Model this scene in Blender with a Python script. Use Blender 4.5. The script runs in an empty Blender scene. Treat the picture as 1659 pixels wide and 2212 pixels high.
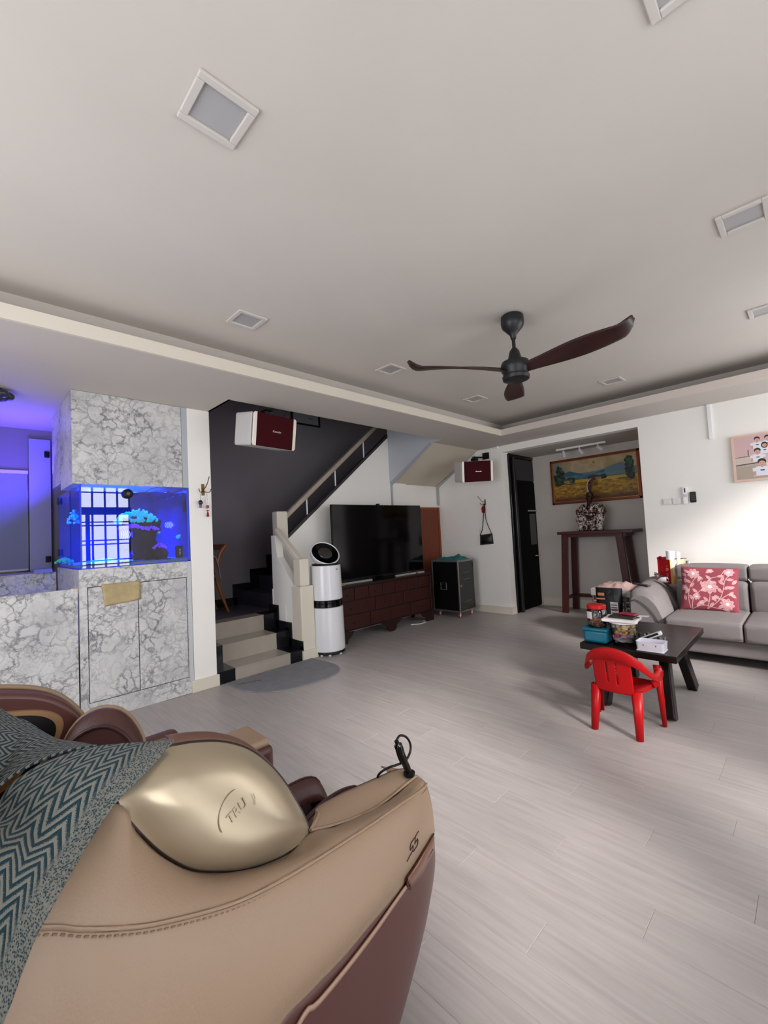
import bpy, bmesh, math, random
import numpy as np
from mathutils import Vector, Matrix, noise as mnoise
rnd = random.Random(7)
S = bpy.context.scene
COL = S.collection
# ------------------------------------------------------------------ camera
H = 1.29; FPX = 928.4
YAW, PIT, ROL = 0.787868, 0.0481699, 0.0513011
_f = np.array([-math.sin(YAW)*math.cos(PIT), math.cos(YAW)*math.cos(PIT), math.sin(PIT)])
_r = np.array([math.cos(YAW), math.sin(YAW), 0.0]); _d = -np.cross(_r, _f)
RC = np.array([_r*math.cos(ROL)+_d*math.sin(ROL), -_r*math.sin(ROL)+_d*math.cos(ROL), _f])
cam = bpy.data.cameras.new('camera'); camo = bpy.data.objects.new('camera', cam); COL.objects.link(camo)
cam.sensor_fit = 'HORIZONTAL'; cam.sensor_width = 36; cam.lens = 36*FPX/1659
cam.clip_start = 0.05; cam.clip_end = 100
_m = Matrix((RC[0], -RC[1], -RC[2])).transposed().to_4x4(); _m.translation = (0, 0, H)
camo.matrix_world = _m; S.camera = camo
def at(px, py, ax, val):
    """world point seen at photo pixel (px,py) lying on the plane axis ax = val"""
    r = RC.T @ np.array([(px-829.5)/FPX, (py-1106)/FPX, 1.0]); c = np.array([0, 0, H])
    p = c + r*((val-c[ax])/r[ax]); return (float(p[0]), float(p[1]), float(p[2]))
# ------------------------------------------------------------------ world, lights, exposure
W = bpy.data.worlds.new('world'); S.world = W; W.use_nodes = True
bgn = W.node_tree.nodes['Background']; bgn.inputs[0].default_value = (0.93, 0.96, 1.0, 1); bgn.inputs[1].default_value = 4.3
S.view_settings.view_transform = 'Standard'; S.view_settings.look = 'None'
S.view_settings.gamma = 1; S.view_settings.use_curve_mapping = False
S.view_settings.exposure = 0.32
S.cycles.use_denoising = True; S.cycles.max_bounces = 8; S.cycles.diffuse_bounces = 5
S.cycles.glossy_bounces = 4; S.cycles.transmission_bounces = 6; S.cycles.transparent_max_bounces = 10
S.cycles.sample_clamp_indirect = 6.0; S.cycles.caustics_reflective = False; S.cycles.caustics_refractive = False
def light(name, kind, loc, direction, energy, color=(1, 1, 1), **kw):
    l = bpy.data.lights.new(name, kind); l.energy = energy; l.color = color
    for k, v in kw.items():
        if k == 'portal': l.cycles.is_portal = True
        else: setattr(l, k, v)
    o = bpy.data.objects.new(name, l); COL.objects.link(o); o.location = loc
    o.rotation_euler = Vector(direction).to_track_quat('-Z', 'Y').to_euler(); return o
sun = light('sun', 'SUN', (4, 0, 4), (-0.90, 0.43, -0.56), 4.6, (1.0, 0.94, 0.92), angle=math.radians(11))
XR = 1.0      # right wall with its windows and the grille door
light('window_portal', 'AREA', (XR+.12, 4.4, 1.65), (-1, 0, 0), 1, shape='RECTANGLE', size=1.5, size_y=2.2, portal=1).rotation_euler = (0, math.pi/2, 0)
light('door_portal', 'AREA', (XR+.12, 1.85, 1.17), (-1, 0, 0), 1, shape='RECTANGLE', size=2.34, size_y=.8, portal=1).rotation_euler = (0, math.pi/2, 0)
light('window_portal', 'AREA', (XR+.12, .68, 1.65), (-1, 0, 0), 1, shape='RECTANGLE', size=1.5, size_y=1.15, portal=1).rotation_euler = (0, math.pi/2, 0)
light('window_portal', 'AREA', (-1.45, -1.53, 1.25), (0, 1, 0), 1, shape='RECTANGLE', size=2.7, size_y=2.1, portal=1).rotation_euler = (math.pi/2, 0, 0)  # portal in the added, unseen rear opening
# aquarium lamps (blue reef lamps over the water and the light escaping behind the canopy)
light('aquarium_lamp', 'AREA', (-4.35, 1.05, 1.766), (0, 0, -1), 46, (0.025, 0.12, 1.0), shape='RECTANGLE', size=.7, size_y=.6)
light('aquarium_back_glow', 'AREA', (-4.93, 0.50, 1.85), (-.25, -.50, .6), 14, (0.10, 0.05, 1.0), shape='RECTANGLE', size=.10, size_y=.35)

# ------------------------------------------------------------------ helpers
def lin(h):
    if not isinstance(h, str): return tuple(h)
    h = h.lstrip('#'); c = [int(h[i:i+2], 16)/255 for i in (0, 2, 4)]
    return tuple(x/12.92 if x <= .04045 else ((x+.055)/1.055)**2.4 for x in c)
MATS = {}
def M(name, col='#808080', rough=.6, metal=0.0, spec=.5, emit=None, es=1.0, var=0, vscale=8, bump=0, bscale=60, coat=0, trans=0, ior=1.45, alpha=1, attr=None, aniso=None):
    if name in MATS: return MATS[name]
    m = bpy.data.materials.new(name); m.use_nodes = True; nt = m.node_tree; N = nt.nodes; L = nt.links
    b = N['Principled BSDF']; c = lin(col)+(1,)
    b.inputs['Base Color'].default_value = c; b.inputs['Roughness'].default_value = rough
    b.inputs['Metallic'].default_value = metal; b.inputs['Specular IOR Level'].default_value = spec
    b.inputs['Coat Weight'].default_value = coat; b.inputs['Transmission Weight'].default_value = trans; b.inputs['IOR'].default_value = ior
    b.inputs['Alpha'].default_value = alpha
    if emit: b.inputs['Emission Color'].default_value = lin(emit)+(1,); b.inputs['Emission Strength'].default_value = es
    tc = N.new('ShaderNodeTexCoord')
    if var:
        n = N.new('ShaderNodeTexNoise'); n.inputs['Scale'].default_value = vscale; n.inputs['Detail'].default_value = 5
        if aniso:
            mp = N.new('ShaderNodeMapping'); mp.inputs['Scale'].default_value = aniso; L.new(tc.outputs['Object'], mp.inputs[0]); L.new(mp.outputs[0], n.inputs['Vector'])
        else: L.new(tc.outputs['Object'], n.inputs['Vector'])
        mr = N.new('ShaderNodeMapRange'); mr.inputs[1].default_value = .3; mr.inputs[2].default_value = .7
        mr.inputs[3].default_value = 1-var; mr.inputs[4].default_value = 1+var; L.new(n.outputs[0], mr.inputs[0])
        mx = N.new('ShaderNodeVectorMath'); mx.operation = 'SCALE'; mx.inputs[0].default_value = c[:3]; L.new(mr.outputs[0], mx.inputs[3])
        L.new(mx.outputs[0], b.inputs['Base Color'])
    if attr:
        a = N.new('ShaderNodeAttribute'); a.attribute_name = attr; L.new(a.outputs['Color'], b.inputs['Base Color'])
    if bump:
        n2 = N.new('ShaderNodeTexNoise'); n2.inputs['Scale'].default_value = bscale; n2.inputs['Detail'].default_value = 4; L.new(tc.outputs['Object'], n2.inputs['Vector'])
        bp = N.new('ShaderNodeBump'); bp.inputs['Strength'].default_value = bump; bp.inputs['Distance'].default_value = .01
        L.new(n2.outputs[0], bp.inputs['Height']); L.new(bp.outputs[0], b.inputs['Normal'])
    MATS[name] = m; return m
def marble():
    m = bpy.data.materials.new('marble'); m.use_nodes = True; nt = m.node_tree; N = nt.nodes; L = nt.links; b = N['Principled BSDF']
    g = N.new('ShaderNodeNewGeometry'); oi = N.new('ShaderNodeObjectInfo')
    ad = N.new('ShaderNodeVectorMath'); ad.operation = 'ADD'
    cx = N.new('ShaderNodeCombineXYZ'); mu = N.new('ShaderNodeMath'); mu.operation = 'MULTIPLY'; mu.inputs[1].default_value = 7
    L.new(oi.outputs['Random'], mu.inputs[0]); L.new(mu.outputs[0], cx.inputs[0]); L.new(mu.outputs[0], cx.inputs[2])
    L.new(g.outputs['Position'], ad.inputs[0]); L.new(cx.outputs[0], ad.inputs[1])
    def veins(sc, warp, w, off):
        n = N.new('ShaderNodeTexNoise'); n.inputs['Scale'].default_value = 6.5; n.inputs['Detail'].default_value = 7; n.inputs['Roughness'].default_value = .62; L.new(ad.outputs[0], n.inputs['Vector'])
        s = N.new('ShaderNodeVectorMath'); s.operation = 'SCALE'; s.inputs[3].default_value = warp; L.new(n.outputs['Color'], s.inputs[0])
        a2 = N.new('ShaderNodeVectorMath'); a2.operation = 'ADD'; L.new(ad.outputs[0], a2.inputs[0]); L.new(s.outputs[0], a2.inputs[1])
        a3 = N.new('ShaderNodeVectorMath'); a3.operation = 'ADD'; a3.inputs[1].default_value = (off, off*2, off*3); L.new(a2.outputs[0], a3.inputs[0])
        v = N.new('ShaderNodeTexVoronoi'); v.feature = 'DISTANCE_TO_EDGE'; v.inputs['Scale'].default_value = sc; L.new(a3.outputs[0], v.inputs['Vector'])
        r = N.new('ShaderNodeMapRange'); r.inputs[1].default_value = 0; r.inputs[2].default_value = w; r.inputs[3].default_value = 1; r.inputs[4].default_value = 0; L.new(v.outputs[0], r.inputs[0])
        n3 = N.new('ShaderNodeTexNoise'); n3.inputs['Scale'].default_value = 6+off; n3.inputs['Detail'].default_value = 3; L.new(a3.outputs[0], n3.inputs['Vector'])
        r3 = N.new('ShaderNodeMapRange'); r3.inputs[1].default_value = .36; r3.inputs[2].default_value = .66; L.new(n3.outputs[0], r3.inputs[0])
        mm = N.new('ShaderNodeMath'); mm.operation = 'MULTIPLY'; L.new(r.outputs[0], mm.inputs[0]); L.new(r3.outputs[0], mm.inputs[1]); return mm
    v1 = veins(12, .22, .13, 0); v2 = veins(24, .24, .13, 1.3)
    mx = N.new('ShaderNodeMath'); mx.operation = 'MULTIPLY_ADD'; mx.inputs[1].default_value = .55; L.new(v2.outputs[0], mx.inputs[0]); L.new(v1.outputs[0], mx.inputs[2]); mx.use_clamp = True
    n4 = N.new('ShaderNodeTexNoise'); n4.inputs['Scale'].default_value = 3.2; n4.inputs['Detail'].default_value = 5; L.new(ad.outputs[0], n4.inputs['Vector'])
    cr = N.new('ShaderNodeValToRGB'); cr.color_ramp.elements[0].position = .42; cr.color_ramp.elements[0].color = lin('#cfcdcc')+(1,); cr.color_ramp.elements[1].position = .72; cr.color_ramp.elements[1].color = lin('#b3b2b2')+(1,)
    L.new(n4.outputs[0], cr.inputs[0])
    mix = N.new('ShaderNodeMix'); mix.data_type = 'RGBA'; L.new(mx.outputs[0], mix.inputs['Factor']); L.new(cr.outputs[0], mix.inputs['A']); mix.inputs['B'].default_value = lin('#77767a')+(1,)
    L.new(mix.outputs['Result'], b.inputs['Base Color']); b.inputs['Roughness'].default_value = .4
    return m
def floor_mat():
    m = bpy.data.materials.new('vinyl_plank'); m.use_nodes = True; nt = m.node_tree; N = nt.nodes; L = nt.links; b = N['Principled BSDF']
    g = N.new('ShaderNodeNewGeometry'); oi = N.new('ShaderNodeObjectInfo')
    cx = N.new('ShaderNodeCombineXYZ'); mu = N.new('ShaderNodeMath'); mu.operation = 'MULTIPLY'; mu.inputs[1].default_value = 31
    L.new(oi.outputs['Random'], mu.inputs[0]); L.new(mu.outputs[0], cx.inputs[0]); L.new(mu.outputs[0], cx.inputs[1])
    ad = N.new('ShaderNodeVectorMath'); ad.operation = 'ADD'; L.new(g.outputs['Position'], ad.inputs[0]); L.new(cx.outputs[0], ad.inputs[1])
    mp = N.new('ShaderNodeMapping'); mp.inputs['Scale'].default_value = (1.6, 22, 1); L.new(ad.outputs[0], mp.inputs[0])
    n = N.new('ShaderNodeTexNoise'); n.inputs['Scale'].default_value = 2.0; n.inputs['Detail'].default_value = 8; n.inputs['Distortion'].default_value = .6; L.new(mp.outputs[0], n.inputs['Vector'])
    cr = N.new('ShaderNodeValToRGB'); e = cr.color_ramp.elements
    e[0].position = .28; e[0].color = lin('#9e9794')+(1,); e[1].position = .72; e[1].color = lin('#afa8a5')+(1,); x = e.new(.5); x.color = lin('#a7a09d')+(1,)
    L.new(n.outputs[0], cr.inputs[0])
    mr = N.new('ShaderNodeMapRange'); mr.inputs[3].default_value = .965; mr.inputs[4].default_value = 1.03; L.new(oi.outputs['Random'], mr.inputs[0])
    sc = N.new('ShaderNodeVectorMath'); sc.operation = 'SCALE'; L.new(cr.outputs[0], sc.inputs[0]); L.new(mr.outputs[0], sc.inputs[3]); L.new(sc.outputs[0], b.inputs['Base Color'])
    r2 = N.new('ShaderNodeMapRange'); r2.inputs[3].default_value = .34; r2.inputs[4].default_value = .48; L.new(n.outputs[0], r2.inputs[0]); L.new(r2.outputs[0], b.inputs['Roughness'])
    bp = N.new('ShaderNodeBump'); bp.inputs['Strength'].default_value = .12; bp.inputs['Distance'].default_value = .004; L.new(n.outputs[0], bp.inputs['Height']); L.new(bp.outputs[0], b.inputs['Normal'])
    return m
def thin_glass(name, tint=(.95, .97, 1), refl=1.0):
    m = bpy.data.materials.new(name); m.use_nodes = True; nt = m.node_tree; N = nt.nodes; L = nt.links
    N.remove(N['Principled BSDF']); out = N['Material Output']
    t = N.new('ShaderNodeBsdfTransparent'); t.inputs[0].default_value = tuple(tint)+(1,)
    g = N.new('ShaderNodeBsdfGlossy'); g.inputs['Roughness'].default_value = .01
    fr = N.new('ShaderNodeFresnel'); fr.inputs[0].default_value = 1.5
    mu = N.new('ShaderNodeMath'); mu.operation = 'MULTIPLY'; mu.inputs[1].default_value = refl; mu.use_clamp = True; L.new(fr.outputs[0], mu.inputs[0])
    mx = N.new('ShaderNodeMixShader'); L.new(mu.outputs[0], mx.inputs[0]); L.new(t.outputs[0], mx.inputs[1]); L.new(g.outputs[0], mx.inputs[2]); L.new(mx.outputs[0], out.inputs[0])
    return m

class B:
    """collects geometry, one mesh per build"""
    def __init__(s): s.v = []; s.f = []; s.m = []; s.uv = None
    def add(s, vs, fs, mi=0):
        k = len(s.v); s.v += [tuple(map(float, p)) for p in vs]; s.f += [tuple(i+k for i in f) for f in fs]; s.m += [mi]*len(fs); return s
    def box(s, x0, x1, y0, y1, z0, z1, mi=0):
        x0, x1 = sorted((x0, x1)); y0, y1 = sorted((y0, y1)); z0, z1 = sorted((z0, z1))
        v = [(x0, y0, z0), (x1, y0, z0), (x1, y1, z0), (x0, y1, z0), (x0, y0, z1), (x1, y0, z1), (x1, y1, z1), (x0, y1, z1)]
        return s.add(v, [(0, 3, 2, 1), (4, 5, 6, 7), (0, 1, 5, 4), (1, 2, 6, 5), (2, 3, 7, 6), (3, 0, 4, 7)], mi)
    def bar(s, a, b, w, h, up=(0, 0, 1), mi=0, w2=None, h2=None):
        a = Vector(a); b = Vector(b); d = (b-a).normalized(); u = Vector(up); sd = d.cross(u).normalized(); u = sd.cross(d).normalized()
        v = []
        for p, ww, hh in ((a, w, h), (b, w2 or w, h2 or h)):
            for i, j in ((-1, -1), (1, -1), (1, 1), (-1, 1)): v.append(p+sd*i*ww/2+u*j*hh/2)
        return s.add(v, [(0, 1, 2, 3), (7, 6, 5, 4), (0, 4, 5, 1), (1, 5, 6, 2), (2, 6, 7, 3), (3, 7, 4, 0)], mi)
    def lathe(s, c, prof, n=24, axis=(0, 0, 1), mi=0, cap=True):
        a = Vector(axis).normalized(); q = Vector((0, 0, 1)).rotation_difference(a); c = Vector(c); v = []; f = []
        for r, z in prof:
            for i in range(n):
                t = 2*math.pi*i/n; v.append(c+q @ Vector((r*math.cos(t), r*math.sin(t), z)))
        for j in range(len(prof)-1):
            for i in range(n): f.append((j*n+i, j*n+(i+1) % n, (j+1)*n+(i+1) % n, (j+1)*n+i))
        if cap: f.append(tuple(range(n-1, -1, -1))); f.append(tuple((len(prof)-1)*n+i for i in range(n)))
        return s.add(v, f, mi)
    def cyl(s, a, b, r, n=16, r2=None, mi=0):
        a = Vector(a); b = Vector(b); return s.lathe(a, [(r, 0), (r2 if r2 is not None else r, (b-a).length)], n, b-a, mi)
    def ball(s, c, r, n=12, sc=(1, 1, 1), mi=0, rot=None):
        v = []; f = []; k = n//2; c = Vector(c)
        for j in range(1, k):
            p = math.pi*j/k
            for i in range(n):
                t = 2*math.pi*i/n; q = Vector((r*sc[0]*math.sin(p)*math.cos(t), r*sc[1]*math.sin(p)*math.sin(t), r*sc[2]*math.cos(p)))
                v.append(c+(rot @ q if rot else q))
        t = Vector((0, 0, r*sc[2])); v += [c+(rot @ t if rot else t), c-(rot @ t if rot else t)]; T = len(v)-2; Bm = T+1
        for j in range(k-2):
            for i in range(n): f.append((j*n+i, (j+1)*n+i, (j+1)*n+(i+1) % n, j*n+(i+1) % n))
        for i in range(n): f.append((T, i, (i+1) % n)); f.append((Bm, (k-2)*n+(i+1) % n, (k-2)*n+i))
        return s.add(v, f, mi)
    def tube(s, path, r, n=8, mi=0, smooth=0):
        P = [Vector(p) for p in path]
        if smooth: P = [Vector(p) for p in crom(P, smooth)]
        rs = r if isinstance(r, (list, tuple)) else [r]*len(P)
        if len(rs) != len(P): rs = [rs[min(len(rs)-1, int(i/(len(P)-1)*(len(rs)-1)+.5))] for i in range(len(P))]
        v = []; f = []; t0 = (P[1]-P[0]).normalized(); up = Vector((0, 0, 1)) if abs(t0.z) < .9 else Vector((1, 0, 0)); nx = t0.cross(up).normalized()
        for i, p in enumerate(P):
            t = ((P[i+1]-p) if i == 0 else (p-P[i-1]) if i == len(P)-1 else (P[i+1]-P[i-1])).normalized()
            nx = (nx-t*nx.dot(t)).normalized(); ny = t.cross(nx)
            for k in range(n):
                a = 2*math.pi*k/n; v.append(p+(nx*math.cos(a)+ny*math.sin(a))*rs[i])
        for i in range(len(P)-1):
            for k in range(n): f.append((i*n+k, i*n+(k+1) % n, (i+1)*n+(k+1) % n, (i+1)*n+k))
        f.append(tuple(range(n-1, -1, -1))); f.append(tuple((len(P)-1)*n+k for k in range(n)))
        return s.add(v, f, mi)
    def prism(s, pts, ax, a, b, mi=0):
        """polygon pts (2D) extruded along axis ax from a to b"""
        def mk(p, w): return (w, p[0], p[1]) if ax == 0 else (p[0], w, p[1]) if ax == 1 else (p[0], p[1], w)
        n = len(pts); v = [mk(p, a) for p in pts]+[mk(p, b) for p in pts]
        return s.add(v, [tuple(range(n)), tuple(range(2*n-1, n-1, -1))]+[(i, i+n, (i+1) % n+n, (i+1) % n) for i in range(n)], mi)
    def grid(s, rows, mi=0, flip=False, closed=False):
        n = len(rows[0]); v = [p for r in rows for p in r]; f = []
        for j in range(len(rows)-1):
            for i in range(n if closed else n-1):
                q = (j*n+i, j*n+(i+1) % n, (j+1)*n+(i+1) % n, (j+1)*n+i); f.append(q[::-1] if flip else q)
        return s.add(v, f, mi)
ORG = {}
def obj(name, b, mat, parent=None, world=False, bevel=0, seg=2, smooth=None, solid=0, sub=0, offs=None):
    me = bpy.data.meshes.new(name); vs = b.v
    org = Matrix.Identity(4)
    if parent is not None:
        org = ORG.get(parent.name, Matrix.Identity(4))
        if world: inv = org.inverted(); vs = [tuple(inv @ Vector(p)) for p in vs]
    else:
        a = np.array(vs); c = ((a[:, 0].min()+a[:, 0].max())/2, (a[:, 1].min()+a[:, 1].max())/2, a[:, 2].min())
        vs = [tuple(p) for p in (a-np.array(c))]; org = Matrix.Translation(c)
    me.from_pydata(vs, [], b.f)
    for m in (mat if isinstance(mat, (list, tuple)) else [mat]): me.materials.append(m)
    if any(b.m): me.polygons.foreach_set('material_index', b.m)
    if b.uv is not None:
        uvl = me.uv_layers.new(name='UVMap'); li = np.zeros(len(me.loops), dtype=np.int32); me.loops.foreach_get('vertex_index', li)
        uvl.data.foreach_set('uv', np.array(b.uv, dtype=np.float32)[li].ravel())
    bm = bmesh.new(); bm.from_mesh(me); bmesh.ops.recalc_face_normals(bm, faces=bm.faces); bm.to_mesh(me); bm.free()
    if smooth is not None:
        me.polygons.foreach_set('use_smooth', [True]*len(me.polygons)); me.set_sharp_from_angle(angle=math.radians(smooth))
    me.update()
    o = bpy.data.objects.new(name, me); COL.objects.link(o)
    if parent is not None: o.parent = parent
    else: o.location = org.translation
    if solid: m = o.modifiers.new('solid', 'SOLIDIFY'); m.thickness = solid; m.offset = 0 if offs is None else offs
    if bevel: m = o.modifiers.new('bevel', 'BEVEL'); m.width = bevel; m.segments = seg; m.limit_method = 'ANGLE'; m.angle_limit = math.radians(40)
    if sub: m = o.modifiers.new('sub', 'SUBSURF'); m.levels = sub; m.render_levels = sub
    ORG[o.name] = org; return o
def tag(o, label=None, cat=None, group=None, kind=None):
    if label: o['label'] = label
    if cat: o['category'] = cat
    if group: o['group'] = group
    if kind: o['kind'] = kind
    return o
def root(name, loc, label, cat, group=None, rot=(0, 0, 0)):
    o = bpy.data.objects.new(name, None); COL.objects.link(o); o.location = loc; o.rotation_euler = rot; o.empty_display_size = .05
    from mathutils import Euler
    ORG[o.name] = Matrix.Translation(loc) @ Euler(rot).to_matrix().to_4x4(); return tag(o, label, cat, group)
def struct(name, b, mat, parent=None, **kw):
    o = obj(name, b, mat, parent, world=True, **kw)
    if parent is None: o['kind'] = 'structure'
    return o
def crom(P, k):
    P = [np.array(p, float) for p in P]; out = []
    Q = [2*P[0]-P[1]]+P+[2*P[-1]-P[-2]]
    for i in range(1, len(Q)-2):
        for j in range(k):
            t = j/k; a, b_, c, d = Q[i-1:i+3]
            out.append(.5*((2*b_)+(c-a)*t+(2*a-5*b_+4*c-d)*t*t+(3*b_-a-3*c+d)*t**3))
    out.append(P[-1]); return out
def resample(P, n, k=12):
    P = np.array(crom(P, k)); d = np.r_[0, np.cumsum(np.linalg.norm(np.diff(P, axis=0), axis=1))]; t = np.linspace(0, d[-1], n)
    return np.stack([np.interp(t, d, P[:, i]) for i in range(3)], 1)
def loft(rows, n, k=6):
    R = [resample(r, n) for r in rows]; C = [crom([r[i] for r in R], k) for i in range(n)]
    return [[tuple(C[i][j]) for i in range(n)] for j in range(len(C[0]))]
def text(name, s, mat, parent, mtx, size, depth=.0006, world=True, shear=0, xs=1):
    cu = bpy.data.curves.new(name, 'FONT'); cu.body = s; cu.size = size; cu.extrude = depth; cu.align_x = 'CENTER'; cu.align_y = 'CENTER'; cu.shear = shear; cu.resolution_u = 3
    t = bpy.data.objects.new('tmp', cu); COL.objects.link(t); dg = bpy.context.evaluated_depsgraph_get(); dg.update()
    me = bpy.data.meshes.new_from_object(t.evaluated_get(dg)); bpy.data.objects.remove(t)
    me.transform(Matrix.Diagonal((xs, 1, 1, 1)))
    mm = (ORG[parent.name].inverted() @ mtx) if world else mtx
    me.transform(mm); me.materials.clear(); me.materials.append(mat)
    o = bpy.data.objects.new(name, me); COL.objects.link(o); o.parent = parent; ORG[o.name] = ORG[parent.name]; return o
def frame_m(o, x, y):
    x = Vector(x).normalized(); y = Vector(y); y = (y-x*y.dot(x)).normalized(); z = x.cross(y)
    m = Matrix((x, y, z)).transposed().to_4x4(); m.translation = Vector(o); return m
def painted(name, o0, ux, vy, nx, ny, fn, mat, parent, curve=None):
    """flat printed picture: grid from corner o0 along ux and vy with a colour per vertex"""
    o0 = np.array(o0, float); ux = np.array(ux, float); vy = np.array(vy, float)
    U, V = np.meshgrid(np.linspace(0, 1, nx), np.linspace(0, 1, ny)); P = o0+U[..., None]*ux+V[..., None]*vy
    if curve is not None: P = curve(U, V, P)
    b = B(); b.v = [tuple(p) for p in P.reshape(-1, 3)]
    I = np.arange(nx*ny).reshape(ny, nx); F = np.stack([I[:-1, :-1], I[:-1, 1:], I[1:, 1:], I[1:, :-1]], -1).reshape(-1, 4)
    b.f = [tuple(map(int, q)) for q in F]; b.m = [0]*len(b.f)
    o = obj(name, b, mat, parent, world=True); c = fn(U, V).reshape(-1, 3)
    c = np.where(c <= .04045, c/12.92, ((c+.055)/1.055)**2.4)
    ca = o.data.color_attributes.new('Col', 'FLOAT_COLOR', 'POINT'); ca.data.foreach_set('color', np.c_[c, np.ones(len(c))].astype(np.float32).ravel()); return o

# ------------------------------------------------------------------ materials
wall = M('wall_paint', '#f0ece6', .75, var=.02, vscale=2, bump=.02)
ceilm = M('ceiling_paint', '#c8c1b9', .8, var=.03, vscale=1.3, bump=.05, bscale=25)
beam = M('beam_paint', '#d8d0c2', .7)
cream = M('cream_trim', '#d8cfc0', .55)
mb = marble(); fl = floor_mat()
black = M('black_plastic', '#0b0b0c', .4, spec=.3); blackg = M('black_gloss', '#050506', .08)
whitep = M('white_plastic', '#e8e8ea', .3); chrome = M('chrome', '#c9c9c9', .18, 1)
steel = M('steel', '#8c8c8c', .32, .9)
darkwall = M('stairwell_paint', '#7a7479', .8, var=.03, vscale=2)
blacktile = M('black_tile', '#141519', .22); cretile = M('cream_tile', '#a39a8e', .25, var=.04)
rose = M('rosewood', '#240c0b', .38, var=.25, vscale=5, aniso=(1, 1, 12))
brownleather = M('brown_leather', '#4a2b28', .42, bump=.12, bscale=220)
beige = M('beige_leather', '#98806a', .45, bump=.10, bscale=260)
gold = M('champagne_shell', '#b3a48c', .30, .55)

# ------------------------------------------------------------------ floor: planks that run along x
XL, YB, YN, ZC, ZS = -3.885, 5.754, 6.70, 2.72, 2.49     # left wall, back wall, niche back, ceiling, soffit
floor = struct('floor', B().box(-5.6, XR+.1, -1.6, YN+.1, -.1, -.0045), M('floor_base', '#8a837b', .7))
def plank_mesh(l, w):
    b = B(); c = .0008; v = [(0, 0, -.0045), (l, 0, -.0045), (l, w, -.0045), (0, w, -.0045), (0, 0, -c), (l, 0, -c), (l, w, -c), (0, w, -c), (c, c, 0), (l-c, c, 0), (l-c, w-c, 0), (c, w-c, 0)]
    f = [(0, 3, 2, 1), (0, 1, 5, 4), (1, 2, 6, 5), (2, 3, 7, 6), (3, 0, 4, 7), (4, 5, 9, 8), (5, 6, 10, 9), (6, 7, 11, 10), (7, 4, 8, 11), (8, 9, 10, 11)]
    me = bpy.data.meshes.new('plank'); me.from_pydata(v, [], f); me.materials.append(fl); return me
TVX0 = -4.47; PW, PL = .142, .93; cache = {}; npl = 0
def plank(x0, x1, y, w=PW):
    global npl
    key = (round(x1-x0, 2), w)
    if key not in cache: cache[key] = plank_mesh(key[0]-.0006, w-.0006)
    o = bpy.data.objects.new('plank', cache[key]); COL.objects.link(o); o.parent = floor; o.location = Vector((x0, y, 0))-floor.location; npl += 1
far_b = B(); y = .22; k = 0
while y < YB-.01:
    w = min(PW, YB-y); off = (k*.37) % 1*PL; xl = XL if y < 2.74 else TVX0; x = xl-off
    while x < .42:
        a, c = max(x, xl), min(x+PL, .42)
        if c-a > .03: plank(round(a, 2), round(c, 2), y, round(w, 3))
        x += PL
    y += PW; k += 1
y = YB; k = 0
while y < YN-.01:
    w = min(PW, YN-y); x = -3.24-(k*.41) % 1*PL
    while x < -1.43:
        a, c = max(x, -3.24), min(x+PL, -1.43)
        if c-a > .03: plank(round(a, 2), round(c, 2), y, round(w, 3))
        x += PL
    y += PW; k += 1
rest = B(); rest.box(XL, XR, -1.5, .219, -.0045, 0); rest.box(.422, XR, .22, YB, -.0045, 0); rest.box(-5.5, XL-.001, -1.5, 1.2, -.0045, 0)
fr_ = obj('plank', rest, fl, floor, world=True); fr_['kind'] = 'stuff'

# ------------------------------------------------------------------ ceiling
c = B(); c.box(-3.06, XR, -1.5, 5.50, ZC, ZC+.1); ceil = struct('ceiling', c, ceilm)
so = B(); so.box(-3.45, -2.885, -1.5, YB, ZS, ZS+.012); so.box(-5.5, -3.45, -1.5, 1.66, ZS, ZS+.012); so.box(-4.6, -3.45, 4.62, YB, ZS+.004, ZS+.016)
so.box(-2.885, XR, 5.125, YB, ZS, ZS+.012)
so.box(-3.08, -3.06, -1.5, 5.52, ZS+.013, ZC+.1); so.box(-3.06, XR, 5.50, 5.52, ZS+.013, ZC+.1); so.box(-3.46, -3.449, 1.66, 4.62, ZS, 2.9)
so.box(-5.5, -3.45, 1.64, 1.66, ZS, ZC)
struct('trim_1', so, ceilm)['label'] = 'lowered soffit around the raised ceiling'
lp = B(); lp.box(-2.886, -2.862, -1.5, 5.125, ZS-.001, 2.57); struct('trim_2', lp, beam)['label'] = 'cream fascia lip along the left side of the raised ceiling'
lp = B(); lp.box(-2.862, XR, 5.101, 5.125, ZS-.001, 2.57); struct('trim_3', lp, M('beam_pink', '#cfc3bb', .7))['label'] = 'fascia lip along the back of the raised ceiling'
lp = B(); lp.box(-2.94, XR, 5.30, 5.33, ZS+.012, 2.60); struct('trim_4', lp, ceilm)['label'] = 'inner ledge of the light cove above the back fascia'
def panel_light(x, y, lab):
    r = root('ceiling_light', (x, y, ZC), lab, 'ceiling light', 'square panel lights in the raised ceiling')
    h = .098; b = B()
    for s in (-1, 1): b.box(s*h, s*(h-.026), -h, h, -.012, 0); b.box(-(h-.026), h-.026, s*h, s*(h-.026), -.012, 0)
    obj('frame', b, M('light_frame', '#c6c0ba', .5), r, bevel=.003)
    obj('diffuser', B().box(-(h-.026), h-.026, -(h-.026), h-.026, -.002, 0), M('diffuser', '#a6a4a5', .4), r); return r
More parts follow.
